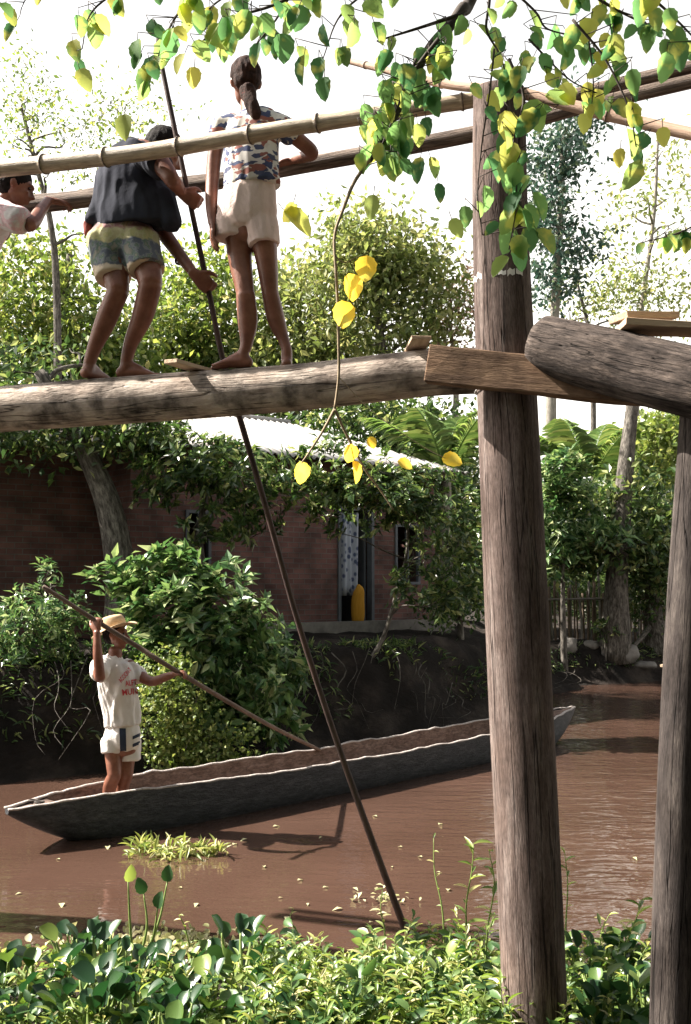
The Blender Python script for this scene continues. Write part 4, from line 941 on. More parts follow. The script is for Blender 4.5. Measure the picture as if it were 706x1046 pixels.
def person(mb, base, label, group=None, voxel=.007, smooth=2):
    o = remesh(mb, 'person', MT['skin'], base=base, voxel=voxel, smooth=smooth)
    return tag(o, label, 'person', group)

# ---- standing girl, seen from behind
Y0 = 5.3
def girl():
    global GS; GS = sB(-.095)
    zt = lambda x: logtop(x)
    b = MB(); X3 = BD
    T(b, PSB([(253, 240, 5.3), (254, 215, 5.31), (256, 190, 5.31), (257, 150, 5.3), (258, 126, 5.31)]), [[.13, .09], [.14, .10], [.105, .08], [.13, .085], [.12, .06]], X3)
    T(b, PSB([(257, 122, 5.32), (254, 104, 5.33)]), [.052, .045])
    hc = PB(251, 86, 5.34); up = (-.04, .02, 1); fw = (-.25, 1, -.05)
    head(b, hc, up, fw, .98)
    # left arm hanging
    T(b, PSB([(236, 124, 5.31), (227, 128, 5.31), (220, 155, 5.30), (217, 183, 5.28), (216, 208, 5.24), (217, 228, 5.2)]), [.045, .047, .041, .036, .032, .023], X3)
    hand(b, PB(217, 230, 5.195), (.02, -.1, -1), (1, .25, 0), (-.1, 1, 0), (.25, .35, .3), .92)
    # right arm to the far rail
    T(b, PSB([(278, 124, 5.31), (288, 128, 5.32), (304, 142, 5.38), (319, 156, 5.46), (308, 161, 5.53), (300, 163, 5.58)]), [.045, .047, .04, .036, .031, .023], X3)
    hand(b, PB(300, 163.5, 5.585), (-.75, .55, -.12), (.1, -.1, -1), (-.4, -1, 0), (.25, .5, .4), .92)
    # legs
    aL = PB(249, 361, 5.27); aR = PB(293, 357, 5.36)
    T(b, PSB([(245, 238, 5.3), (245, 262, 5.3), (251, 301, 5.27)]) , [.080, .064, .047])
    T(b, [PB(251, 301, 5.27), PB(253, 328, 5.29), PB(252, 350, 5.28), aL], [.050, .053, .034, .029])
    T(b, PSB([(268, 238, 5.31), (272, 262, 5.32), (276, 300, 5.33)]), [.078, .060, .044])
    T(b, [PB(276, 300, 5.33), PB(282, 326, 5.36), PB(289, 345, 5.365), aR], [.045, .047, .032, .027])
    foot(b, aL, (-1, .15), zt(aL[0])-.006, .98)
    foot(b, aR, (-.1, 1), zt(aR[0])-.012, .94)
    p = person(b, [aL[0], aL[1], zt(aL[0])], 'barefoot girl seen from behind in patterned blouse and pale pink shorts on the log')
    eyes(p, hc, up, fw, .98)
    m = MB(); haircap(m, hc, up, fw, .98, thick=.012)
    T(m, [PB(253, 92, 5.25), PB(256, 104, 5.22), PB(261, 116, 5.215), PB(264, 124, 5.22)], [.045, .036, .033, .018])
    remesh(m, 'hair', MT['hairbrown'], p, voxel=.006, smooth=2, wr=.006, wsc=28)
    m = MB(); c = PB(254, 97, 5.235); tube(m, [c+np.array([.036*math.cos(t), .03*math.sin(t), 0]) for t in np.linspace(0, 6.28, 16)], .007, 6, 1, cap=False); m.build('hair_tie', MT['redink'], p)
    m = MB()
    T(m, PSB([(258, 192, 5.3), (257, 178, 5.3), (257, 150, 5.3), (258, 132, 5.3), (258, 123, 5.31), (257, 117, 5.32)]), [[.158, .118], [.153, .115], [.148, .112], [.15, .105], [.13, .085], [.07, .06]], X3, 28, d0f=0)
    T(m, PSB([(240, 126, 5.31), (229, 129, 5.31), (223, 141, 5.305)]), [.058, .062, .06]); T(m, PSB([(276, 126, 5.31), (288, 129, 5.32), (298, 139, 5.36)]), [.058, .062, .058])
    remesh(m, 'blouse', MT['blouse'], p, voxel=.008, smooth=3, wr=.007, wsc=9)
    m = MB()
    T(m, PSB([(255, 186, 5.3), (254, 198, 5.3), (252, 214, 5.3), (252, 226, 5.3)]), [[.135, .105], [.15, .122], [.163, .13], [.158, .128]], X3, 28)
    T(m, PSB([(243, 212, 5.3), (240, 228, 5.3), (240, 245, 5.3)]), [[.07, .10], [.098, .118], [.100, .108]], X3, d1f=0)
    T(m, PSB([(264, 212, 5.3), (267, 230, 5.31), (270, 251, 5.31)]), [[.07, .09], [.085, .112], [.078, .10]], X3, d1f=0)
    remesh(m, 'shorts', MT['pinkcloth'], p, voxel=.008, smooth=3, wr=.008, wsc=7)
girl()

# ---- bent boy
BS_Z0 = 0; BS_Z1 = 1
def boy():
    global BS_Z0, BS_Z1, GS; GS = sB(-.215)
    b = MB(); X3 = BD
    T(b, PSB([(126, 242, 5.3), (126, 222, 5.3), (130, 195, 5.31), (138, 170, 5.33), (150, 156, 5.36)]), [[.15, .10], [.14, .10], [.125, .09], [.14, .09], [.12, .07]], X3)
    T(b, PSB([(150, 157, 5.37), (160, 152, 5.42)]), [.058, .052])
    hc = PB(168, 156, 5.45); up = nrm((.35, .25, .75)); fw = nrm((.75, .25, -.5)); head(b, hc, up, fw, 1.02)
    # upper (near) arm to pole
    T(b, PSB([(148, 163, 5.22), (160, 164, 5.17), (170, 175, 5.15), (176, 184, 5.14), (181, 190, 5.19), (185, 196, 5.235)]), [.05, .054, .046, .040, .036, .026], X3)
    hand(b, PB(185.5, 196.5, 5.24), (.85, .3, -.45), (-.1, 1, .1), (.2, .1, 1), (.8, 1.25, 1.0), 1.05, .9)
    # lower (far) arm
    T(b, PSB([(158, 170, 5.44), (163, 180, 5.46), (165, 208, 5.48), (165, 232, 5.46), (179, 254, 5.42), (191, 270, 5.38), (198, 279, 5.365)]), [.05, .052, .045, .042, .036, .03, .025], X3)
    hand(b, PB(199, 280, 5.362), (.75, .1, -.66), (.1, 1, .1), (.4, .1, 1), (.75, 1.2, 1.0), 1.08, .9)
    aL = PB(91, 372, 5.25); aR = PB(129, 370, 5.32)
    T(b, PSB([(113, 246, 5.28), (116, 268, 5.26), (121, 297, 5.22)]), [.09, .078, .058])
    T(b, [PB(121, 297, 5.22), PB(108, 328, 5.24), PB(97, 354, 5.25), aL], [.056, .054, .038, .031])
    T(b, PSB([(140, 246, 5.31), (148, 264, 5.29), (154, 290, 5.25)]), [.09, .08, .062])
    T(b, [PB(154, 290, 5.25), PB(146, 322, 5.29), PB(134, 350, 5.31), aR], [.060, .056, .038, .031])
    foot(b, aL, (.45, .9), logtop(aL[0])-.010, 1.02); foot(b, aR, (1, .08), logtop(aR[0])-.006, 1.02)
    base = [aR[0], aR[1], logtop(aR[0])]
    p = person(b, base, 'barefoot boy in a dark t-shirt bending forward and gripping the long pole')
    eyes(p, hc, up, fw, 1.)
    m = MB(); haircap(m, hc, up, fw, 1.02, thick=.013); remesh(m, 'hair', MT['hair'], p, voxel=.007, smooth=2, wr=.005, wsc=40)
    m = MB()
    T(m, PSB([(136, 233, 5.29), (135.5, 222, 5.29), (132, 200, 5.31), (132, 180, 5.31), (139, 164, 5.33), (152, 157, 5.37)]), [[.222, .125], [.218, .13], [.205, .135], [.182, .13], [.138, .11], [.07, .065]], (1, -.36, -.10), 30, d0f=0)
    T(m, PSB([(104, 200, 5.27), (97, 226, 5.25)]), [[.05, .06], [.05, .06]]); T(m, PSB([(168, 200, 5.3), (174, 229, 5.29)]), [[.05, .06], [.05, .06]])
    T(m, PSB([(146, 163, 5.25), (156, 164, 5.2), (163, 170, 5.17)]), [.066, .068, .066]); T(m, PSB([(156, 170, 5.42), (162, 180, 5.45), (164, 196, 5.46)]), [.06, .062, .062])
    remesh(m, 't_shirt', MT['navycloth'], p, voxel=.009, smooth=3, wr=.014, wsc=7)
    BS_Z0 = PB(120, 290, 5.3)[2]-base[2]; BS_Z1 = PB(120, 232, 5.3)[2]-base[2]
    MT['boardshorts'] = boardshorts(); m = MB()
    T(m, PSB([(126, 234, 5.3), (125, 244, 5.3), (126, 254, 5.3)]), [[.17, .12], [.178, .135], [.17, .13]], X3, 28)
    T(m, PSB([(110, 246, 5.29), (113, 266, 5.27), (116, 285, 5.25)]), [[.10, .12], [.092, .112], [.088, .105]], X3, d1f=0)
    T(m, PSB([(141, 246, 5.3), (146, 262, 5.28), (150, 276, 5.26)]), [[.105, .12], [.096, .112], [.093, .106]], X3, d1f=0)
    remesh(m, 'board_shorts', MT['boardshorts'], p, voxel=.008, smooth=3, wr=.007, wsc=7)
    m = MB(); T(m, PSB([(92, 238, 5.24), (90, 228, 5.24)]), [.03, .025]); remesh(m, 'waist_knot', plain('dark_red_cloth', (.22, .05, .04), .9), p, voxel=.007, wr=.006, wsc=20)
    m = MB(); c = PB(185, 265, 5.408); d = nrm(PB(188, 269, 5.40)-PB(177, 252, 5.43)); e1 = nrm(np.cross(d, (0, 1, 0))); e2 = np.cross(d, e1)
    tube(m, [c+(e1*math.cos(t)+e2*math.sin(t))*.034 for t in np.linspace(0, 6.28, 20)], .007, 8, 1, cap=False); m.build('bracelet', MT['black'], p)
boy()

# ---- child at the left edge, mostly outside the picture
def child():
    PB_ = lambda x, y, Y: PB(x-6, y, Y); PSB_ = lambda l: np.array([PB_(*q) for q in l])
    global GS; GS = sB(-.33)
    b = MB(); X3 = BD
    T(b, PSB_([(-32, 290, 5.3), (-30, 262, 5.3), (-18, 232, 5.3), (0, 214, 5.32)]), [[.13, .10], [.12, .09], [.12, .085], [.11, .07]], X3)
    T(b, PSB_([(2, 212, 5.33), (14, 202, 5.36)]), [.048, .045])
    hc = PB_(23, 192, 5.38); up = nrm((.25, .1, .9)); fw = nrm((.95, .2, -.35)); head(b, hc, up, fw, .92)
    T(b, PSB_([(4, 216, 5.2), (18, 226, 5.17), (37, 229, 5.2), (47, 216, 5.36), (55, 205, 5.5)]), [.045, .047, .038, .032, .023])
    hand(b, PB_(56, 204, 5.52), (.75, .65, .0), (0, .1, -1), (.3, -1, 0), (.2, .5, .5), .9)
    T(b, PSB_([(-2, 216, 5.42), (0, 235, 5.5), (10, 240, 5.58), (16, 224, 5.62)]), [.045, .04, .033, .023])
    hand(b, PB_(17, 221, 5.62), (.5, .4, .4), (0, -.3, -1), (.3, -1, 0), (.4, .6, .5), .9)
    aL = PB_(-52, 379, 5.27); aR = PB_(-22, 378, 5.34)
    T(b, PSB_([(-42, 280, 5.28), (-38, 310, 5.24), (-38, 330, 5.22)]), [.085, .06, .052]); T(b, [PB_(-38, 330, 5.22), PB_(-46, 355, 5.25), aL], [.052, .047, .029])
    T(b, PSB_([(-20, 280, 5.31), (-12, 308, 5.3), (-10, 328, 5.28)]), [.085, .06, .052]); T(b, [PB_(-10, 328, 5.28), PB_(-16, 352, 5.32), aR], [.052, .047, .029])
    foot(b, aL, (1, .2), logtop(aL[0])-.008, .92); foot(b, aR, (1, .4), logtop(aR[0])-.010, .92)
    p = person(b, [aR[0], aR[1], logtop(aR[0])], 'child in a pink-stained white shirt leaning on the dark handrail at the left edge')
    eyes(p, hc, up, fw, .92)
    m = MB(); haircap(m, hc, up, fw, .93, thick=.013); remesh(m, 'hair', MT['hair'], p, voxel=.007, smooth=2, wr=.006, wsc=40)
    m = MB(); T(m, PSB_([(-32, 268, 5.3), (-26, 252, 5.3), (-14, 232, 5.3), (-2, 219, 5.31), (8, 210, 5.33)]), [[.15, .13], [.145, .13], [.14, .12], [.12, .10], [.06, .06]], (1, 0, .5), 26)
    T(m, PSB_([(2, 214, 5.23), (16, 222, 5.18), (27, 226, 5.17)]), [.062, .07, .068]); T(m, PSB_([(-3, 216, 5.4), (-1, 232, 5.46)]), [.06, .06])
    remesh(m, 'shirt', MT['pinkstain'], p, voxel=.009, smooth=3, wr=.009, wsc=7)
    m = MB(); T(m, PSB_([(-32, 272, 5.3), (-31, 290, 5.3)]), [[.15, .13], [.15, .13]], X3); T(m, PSB_([(-42, 284, 5.28), (-39, 312, 5.24)]), [.09, .085]); T(m, PSB_([(-20, 284, 5.31), (-13, 308, 5.3)]), [.09, .085])
    remesh(m, 'shorts', MT['stripe'], p, voxel=.009, smooth=3, wr=.006, wsc=7)
child()

GS = 1.

# ---- man in the canoe
def bvh(o):
    me = o.data; off = wloc(o); return BVHTree.FromPolygons([Vector(v.co)+Vector(off) for v in me.vertices], [tuple(p.vertices) for p in me.polygons])
def cast(tree_, px, py, off=.004):
    d = Vector(P(px, py, 9)-CAMP).normalized(); h = tree_.ray_cast(Vector(CAMP), d)
    return None if h[0] is None else np.array(h[0]-d*off)
def man():
    YM = 9.0; b = MB(); sdv = nrm((.8, -.6, 0)); S3 = nrm((1, -.35, 0))
    T(b, PS([(125, 765, 9.03), (125, 752, 9.03), (124, 735, 9.02), (120, 705, 9.0), (118, 684, 9.0)]), [[.135, .10], [.14, .105], [.115, .09], [.145, .10], [.135, .075]], S3)
    T(b, PS([(117, 680, 9.0), (118, 664, 9.0)]), [.062, .058])
    hc = P(119, 649, 9.0); up = nrm((-.08, 0, 1)); fw = nrm((1, -.12, -.05)); head(b, hc, up, fw, 1.05)
    # near raised arm
    T(b, PS([(108, 676, 8.93), (102, 679, 8.86), (101, 686, 8.74), (102, 691, 8.62), (100, 668, 8.58), (99, 646, 8.60)]), [.055, .058, .05, .044, .040, .029])
    hand(b, P(98.5, 645, 8.605), (-.02, .1, 1), (.25, .9, .1), (-.9, .3, .2), (.9, 1.1, .8), 1.12)
    # far arm forward
    T(b, PS([(131, 679, 9.06), (137, 684, 9.1), (146, 692, 9.05), (156, 696, 8.98), (168, 692, 8.93), (177, 689, 8.90)]), [.055, .056, .048, .043, .038, .028])
    hand(b, P(177, 689, 8.90), (.85, -.25, .25), (.15, -.2, -1), (-.2, -1, 0), (.7, 1.0, .8), 1.12)
    zf = .045
    aL = P(109, 819, 9.02); aR = P(124, 819, 9.1); aL[2] = aR[2] = zf+.08
    T(b, PS([(115, 757, 9.0), (116, 775, 8.98), (117, 792, 8.95)]), [.08, .070, .058]); T(b, [P(117, 792, 8.95), P(112, 805, 9.0), aL], [.058, .058, .034])
    T(b, PS([(132, 757, 9.08), (130, 775, 9.07), (129, 792, 9.05)]), [.08, .068, .058]); T(b, [P(129, 792, 9.05), P(125, 805, 9.1), aR], [.058, .058, .034])
    foot(b, aL, (1, .1), zf, 1.08); foot(b, aR, (1, .6), zf, 1.08)
    p = person(b, [aL[0], YM, zf], 'man in a straw hat and printed white t-shirt standing in the canoe holding a pole', voxel=.008)
    eyes(p, hc, up, fw, 1.05)
    m = MB(); haircap(m, hc, up, fw, 1.03, thick=.006); remesh(m, 'hair', MT['hair'], p, voxel=.008, smooth=2, wr=.003, wsc=40)
    # hat
    ht = P(116.5, 640, 9.0); hu = nrm((-.22, 0, 1)); hf = nrm(np.cross(hu, (0, 1, 0))); hf = hf if hf[0] > 0 else -hf; hs = np.cross(hf, hu)
    rt = bpy.data.objects.new('straw_hat', None); COL.objects.link(rt); rt.parent = p; rt.location = (ht-wloc(p)).tolist()
    m = MB(); tube(m, [ht+hu*h for h in (-.015, .02, .06, .09, .10)], [[.098, .112], [.096, .108], [.088, .098], [.07, .078], [.02, .025]], 28, 4, side=hs)
    m.build('crown', MT['straw'], rt)
    m = MB(); n = 40; V = []
    for r_ in np.linspace(0, 1, 6):
        for t in np.linspace(0, 2*math.pi, n, endpoint=False):
            a = (.094+.085*r_)*math.cos(t); c_ = (.108+.095*r_)*math.sin(t)
            dz = -.022*r_*r_-.045*r_*max(0, -math.sin(t))**2+.018*r_*max(0, math.sin(t))+.012*r_*math.sin(3*t)+.022*r_*abs(math.cos(t))
            V.append(ht+hs*a+hf*c_+hu*(-.01+dz))
    i = np.arange(5)[:, None]*n; j = np.arange(n)[None, :]; m.add(V, np.stack([i+j, i+(j+1) % n, i+n+(j+1) % n, i+n+j], 2).reshape(-1, 4))
    o = m.build('brim', MT['straw'], rt); o.modifiers.new('s', 'SOLIDIFY').thickness = .006
    m = MB()
    T(m, PS([(125, 741, 9.02), (124, 730, 9.02), (122, 715, 9.01), (119, 698, 9.0), (117, 685, 9.0), (116, 676, 9.0), (117, 671, 9.0)]), [[.160, .135], [.158, .135], [.162, .135], [.17, .13], [.165, .115], [.12, .085], [.075, .065]], S3, 30, d0f=0)
    T(m, PS([(110, 677, 8.95), (103, 681, 8.86), (101, 688, 8.77)]), [.072, .076, .076]); T(m, PS([(129, 680, 9.05), (137, 686, 9.09), (144, 692, 9.07)]), [.068, .07, .07])
    sh = remesh(m, 't_shirt', MT['whitecloth'], p, voxel=.010, smooth=3, wr=.016, wsc=8)
    m = MB()
    T(m, PS([(125, 741, 9.02), (125, 750, 9.02), (124, 758, 9.02)]), [[.145, .12], [.158, .135], [.16, .13]], S3, 28)
    T(m, PS([(115, 757, 9.0), (115, 764, 8.99), (114.5, 770, 8.98)]), [[.095, .11], [.092, .108], [.090, .105]], S3, d1f=0); T(m, PS([(133, 757, 9.07), (133.5, 766, 9.07), (134, 777, 9.06)]), [[.09, .105], [.088, .1], [.085, .1]], S3, d1f=0)
    so = remesh(m, 'shorts', MT['whitecloth'], p, voxel=.009, smooth=3, wr=.008, wsc=8)
    tr = bvh(so)
    def patch(poly_rows, name, par, mat, tree_, off=.004):
        V = []; ok = True
        rows = len(poly_rows); cols = len(poly_rows[0])
        for r_ in poly_rows:
            for (x, y) in r_:
                h = cast(tree_, x, y, off)
                if h is None: h = V[-1] if V else None
                if h is None: return
                V.append(h)
        i = np.arange(rows-1)[:, None]*cols; j = np.arange(cols-1)[None, :]; m = MB(); m.add(V, np.stack([i+j, i+j+1, i+cols+j+1, i+cols+j], 2).reshape(-1, 4)); m.build(name, mat, par)
    patch([[(x+(y-743)*.03, y) for x in np.linspace(122, 128.5, 5)] for y in np.linspace(744, 769, 12)], 'side_stripe', so, MT['stripe'], tr)
    for (y0) in (751, 759): patch([[(x, y0+(138-x)*.45+h) for x in np.linspace(135.5, 143, 6)] for h in np.linspace(0, 3.4, 3)], 'leg_mark', so, MT['stripe'], tr)
    ts = bvh(sh)
    def word(txt, x0, y0, hgt, ang, wid, arc=0):
        cu = bpy.data.curves.new('t', 'FONT'); cu.body = txt; cu.size = 1; cu.resolution_u = 3
        cu.offset = .018
        o = bpy.data.objects.new('t', cu); COL.objects.link(o); bpy.context.view_layer.update()
        me = bpy.data.meshes.new_from_object(o.evaluated_get(bpy.context.evaluated_depsgraph_get())); bpy.data.objects.remove(o)
        V = np.array([v.co[:] for v in me.vertices]); w = V[:, 0].max(); fs = [tuple(p.vertices) for p in me.polygons]
        ca, sa = math.cos(ang), math.sin(ang); out = []; lastz = None
        for v in V:
            x = v[0]/w*wid; y = v[1]/.7*hgt; x2 = x*ca-y*sa; y2 = x*sa+y*ca
            px = x0+x2; py = y0-y2-arc*math.sin(math.pi*x/wid); h = cast(ts, px, py, .005)
            if h is None: h = cast(ts, min(px, 141), py, .005)
            if h is None: h = P(px, py, 8.86)
            out.append(h)
        m = MB()
        for f in fs: m.f.append(np.array([f])); m.mi.append(np.zeros(1))
        m.v.append(np.array(out)); m.lc.append(np.zeros((len(out), 3))); m.col.append(np.ones((len(out), 4))); m.n = len(out)
        m.build('lettering', MT['redink'], sh, smooth=False)
    word('ACCION-7', 124, 697.5, 4.6, R(50), 17)
    word('ALFT', 128.5, 701, 5.5, R(9), 12)
    word('MUN', 125, 710.5, 6.2, R(7), 16)
man()
# ------------------------------------------------------------------ near bank plants
def hyacinth(nl, seed, hmin, hmax, size):
    r = np.random.default_rng(seed); lf = MB(); st = MB()
    for k in range(nl):
        a = k*2.4+r.uniform(-.4, .4); h = r.uniform(hmin, hmax); out = r.uniform(.05, .16)*(1.2-h); d = np.array([math.cos(a), math.sin(a), 0])
        b0 = d*.015; tip = d*out+[0, 0, h]; tube(st, [b0, (b0+tip)/2+d*.02+[0, 0, h*.08], tip], [.012, .008, .004], 6, 4)
        dr = nrm(d*r.uniform(.3, 1)+[0, 0, r.uniform(.2, .9)]); nn = nrm(np.cross(np.cross(dr, [0, 0, 1]), dr)*1.0-d*r.uniform(0, .6)+r.normal(size=3)*.3)
        place(lf, T_RND, [tip], [dr], [nn], size*r.uniform(.75, 1.25), r.uniform(.75, .95))
    return lf, st
def hyplant(variants=6):
    out = []
    for v in range(variants):
        lf, st = hyacinth(8+v % 3*2, 100+v, .04, .13+.015*v, .085); out.append((lf, st))
    return out
HV = hyplant(); first = {}
spots = []
def near_z(x, y): return max(0., gz(x, y))
def scatter_plant(px, py, k, s):
    z = .0; Yd = (HC-z)*F/max(py-600, 1)*1.0; x = (px-353)/F*Yd; Yd2 = Yd
    z = near_z(x, Yd2); return x, Yd2, z
pl = [(28, 985), (55, 1000), (85, 965), (70, 1030), (110, 985), (140, 1000), (125, 1030), (165, 980), (185, 1005), (205, 985), (235, 975), (250, 995), (20, 1030), (160, 1035), (215, 1030), (100, 1050), (45, 1060), (185, 1060), (240, 1040), (270, 980),
      (440, 1000), (470, 985), (495, 1010), (460, 1040), (600, 1010), (625, 990), (645, 1015), (610, 1040), (590, 985), (650, 1045), (500, 1045), (635, 1060), (570, 1060), (-10, 1000), (-30, 1030), (700, 1010), (720, 1040), (380, 1055), (300, 1060)]
pl += [(p[0]+rng.uniform(-14, 14), p[1]+rng.uniform(-16, 14)) for p in pl if rng.uniform() < .45]
for k, (px, py) in enumerate(pl):
    x, y, z = scatter_plant(px, py+14, k, 1); v = k % 6
    if v not in first:
        rt = empty('water_hyacinth', [x, y, z-.01], 'broad-leaved water hyacinth growing in the mat of plants along the near bank', 'water plant', 'water hyacinths along the near bank')
        lf, st = HV[v]
        for m in (lf, st): m.v = [q+np.array([x, y, z-.01]) for q in m.v]
        lf.build('leaves', MT['hyacinth'], rt); st.build('stalks', MT['stalk'], rt); first[v] = rt; o = rt
    else:
        o = first[v].copy(); COL.objects.link(o)
        for c in first[v].children: d = c.copy(); COL.objects.link(d); d.parent = o
        o.location = (x, y, z-.01)
    s = rng.uniform(.7, 1.25); o.scale = (s, s, s*rng.uniform(.8, 1.1)); o.rotation_euler = (0, 0, rng.uniform(0, 6.28))
# tall hyacinth with four stalks
b0 = P(142, 985, 5.9); b0[2] = 0; rt = empty('tall_hyacinth', b0, 'four-leaved water plant on tall stalks rising above the left plant mat', 'water plant')
st = MB()
for k, (px, py, dy, an) in enumerate([(131, 901, 0, .3), (147, 913, .05, -.4), (171, 901, .1, .05), (161, 928, -.05, .2)]):
    t = P(px, py, 5.9+dy); tube(st, [b0+[(k-1.5)*.02, 0, -.02], (b0+t)/2+[(.03 if k != 0 else -.02), 0, 0], t], [.009, .007, .004], 7, 6)
    lf = MB(); place(lf, T_OV, [t], [nrm([math.sin(an)*.8, -.15, .9])], [nrm([.5-k*.3, -.9, .1])], .095, .72); lf.build('leaf', MT['hyacinth'] if k else MT['herb'], rt)
st.build('stalks', MT['stalk'], rt)
# leafy herbs (one dense mass)
lf = MB(); st = MB(); lf2 = MB(); n = 0
while n < 820:
    px = rng.uniform(-60, 760); py = rng.uniform(955, 1075)
    dens = np.interp(px, [-60, 200, 250, 300, 480, 520, 560, 700], [.25, .28, .6, 1, 1, .6, .5, .55])
    if rng.uniform() > dens: continue
    lim = np.interp(px, [0, 240, 300, 480, 560, 700], [995, 1000, 972, 965, 968, 972])
    if py < lim: continue
    Yd = HC*F/(py+10-600); x = (px-353)/F*Yd; z = near_z(x, Yd)-.03; h = (.06+.22*rng.uniform()**1.8)*(1.15 if px > 250 else .8); n += 1
    ln = rng.normal(size=2)*.06; top = np.array([x+ln[0], Yd+ln[1], z+h]); b_ = np.array([x, Yd, z]); mid = (b_+top)/2+rng.normal(size=3)*.012
    tube(st, [b_, mid, top], [.004, .003, .0015], 5, 3); m = int(h/.016); t = np.linspace(.2, 1, m)[:, None]; C = b_+(top-b_)*t
    az = np.arange(m)*2.2+rng.uniform(0, 6); D_ = np.stack([np.cos(az), np.sin(az), rng.uniform(.2, 1.3, m)], 1)
    if rng.uniform() < .3: place(lf2, T_OV, C[::2], D_[::2], np.tile([0, -.3, 1.], (len(C[::2]), 1))+rng.normal(size=(len(C[::2]), 3))*.35, rng.uniform(.05, .10, len(C[::2])), .5)
    else: place(lf, T_LAN, C, D_, np.tile([0, 0, 1.], (m, 1))+rng.normal(size=(m, 3))*.3, rng.uniform(.05, .11, m)*(1.1-.4*t[:, 0]), .27)
hb = lf.build('herb_mat', MT['herb'], base=[0, 5.5, 0]); tag(hb, 'dense mass of bright lance-leaved herbs along the near bank', 'ground cover', None, 'stuff')
st.build('stems', MT['stalk'], hb); lf2.build('broad_leaves', MT['darkherb'], hb)
# low creeping small leaves under everything
lf = MB(); n = 6500
px = rng.uniform(-120, 820, n); yd = rng.uniform(4.3, 6.25, n)
keep = yd < 6.0+.22*sn(np.stack([px/90, px*0, px*0], 1), 1, 2); px = px[keep]; yd = yd[keep]; n = len(px); x = (px-353)/F*yd
C = np.stack([x, yd, np.maximum(0, ground(x, yd))+rng.uniform(0, .07, n)], 1)
place(lf, T_FO, C, rdir(n, .3), np.tile([0, 0, 1.], (n, 1))+rng.normal(size=(n, 3))*.35, rng.uniform(.02, .05, n), .8)
tag(lf.build('creeping_cover', MT['herb'], base=[0, 5.2, 0], smooth=False), 'low creeping small-leaved plants covering the near bank edge', 'ground cover', None, 'stuff')
# pale water-lettuce patch left of centre
lf = MB(); n = 420; C = np.stack([rng.normal(size=n)*.33-1.03, 6.1+rng.normal(size=n)*.13, rng.uniform(.005, .05, n)], 1)
place(lf, T_RND, C, rdir(n, .5), np.tile([0, 0, 1.], (n, 1))+rng.normal(size=(n, 3))*.4, rng.uniform(.025, .05, n), .9)
tag(lf.build('duckweed_patch', MT['floatleaf'], base=[-1, 6.1, 0]), 'patch of small pale floating leaves beside the tall-stalked water plant', 'water plants', None, 'stuff')
# tall thin shoots by the post
def shoot(px, py, pt, Yd, label, lsz=.07, nleaf=10, mat='herb', wr=.3, name='leafy_shoot'):
    b_ = P(px, py, Yd); b_[2] = near_z(b_[0], Yd)-.02; q = [b_]+[P(a, b, Yd+dy) for a, b, dy in pt]
    rt = empty(name, b_, label, 'plant'); m = MB(); tube(m, q, np.linspace(.006, .002, len(q)), 6, 5); m.build('stem', MT['stalk'], rt)
    a = cr(q, 12); ids = np.linspace(len(a)*.25, len(a)-1, nleaf).astype(int); C = a[ids]; az = np.arange(nleaf)*2.3
    m = MB(); place(m, T_LAN, C, np.stack([np.cos(az), np.sin(az)*.6, rng.uniform(.1, .9, nleaf)], 1), np.tile([0, -.3, 1.], (nleaf, 1)), lsz*rng.uniform(.7, 1.2, nleaf), wr); m.build('leaves', MT[mat], rt)
shoot(455, 985, [(452, 930, 0), (444, 890, .05), (443, 856, .1)], 5.9, 'thin upright shoot rising over the water left of the post', .05, 7)
shoot(480, 985, [(476, 930, 0), (482, 890, 0), (484, 862, 0)], 5.8, 'tall pale-leaved shoot with star-shaped leaves beside the post', .10, 12, wr=.24)
shoot(495, 1000, [(498, 950, 0), (505, 905, 0), (500, 870, 0)], 5.5, 'leafy shoot climbing close to the left side of the post', .08, 14)
shoot(580, 1000, [(578, 950, .1), (580, 905, .1), (577, 872, .1)], 5.6, 'shoot standing just right of the post', .06, 10)
shoot(392, 985, [(393, 950, 0), (389, 930, 0), (391, 908, 0)], 6.0, 'short pale shoot at the edge of the water near the dark pole', .06, 8, 'weed')
shoot(310, 990, [(305, 955, 0), (296, 940, 0), (300, 928, 0)], 5.9, 'curling stem above the bright herbs', .04, 5)
shoot(612, 985, [(614, 955, 0), (622, 935, 0)], 5.8, 'small shoot on the water edge between the two posts', .06, 6)
shoot(635, 1000, [(640, 965, 0), (650, 938, 0), (655, 920, 0)], 5.4, 'long-leaved shoot beside the slim right-hand post', .10, 9, 'herb', .2)
shoot(196, 985, [(190, 950, 0), (183, 935, 0)], 6.0, 'pale vine tip above the dark hyacinth leaves', .05, 6)
# floating weed island
lf = MB(); n = 260; C = []
for cx, cy, sx, sy, m in ((170, 868, 34, 7, 120), (150, 862, 12, 8, 50), (205, 866, 26, 3, 60), (225, 868, 14, 2, 25)):
    a = rng.normal(size=(m, 2)); 
    for u, v in a: q = P(cx+u*sx*.5, cy+v*sy*.5, 1); yd = HC*F/(cy+v*sy*.5-600); C.append([(cx+u*sx*.5-353)/F*yd, yd, rng.uniform(.0, .06)])
C = np.array(C); n = len(C); place(lf, T_LAN, C, rdir(n, .7), np.tile([0, 0, 1.], (n, 1))+rng.normal(size=(n, 3))*.4, rng.uniform(.05, .13, n), .22)
tag(lf.build('floating_weed', MT['weed'], base=C.mean(0)*[1, 1, 0]), 'clump of yellow-green weed floating on the river below the canoe', 'water plants', None, 'stuff')
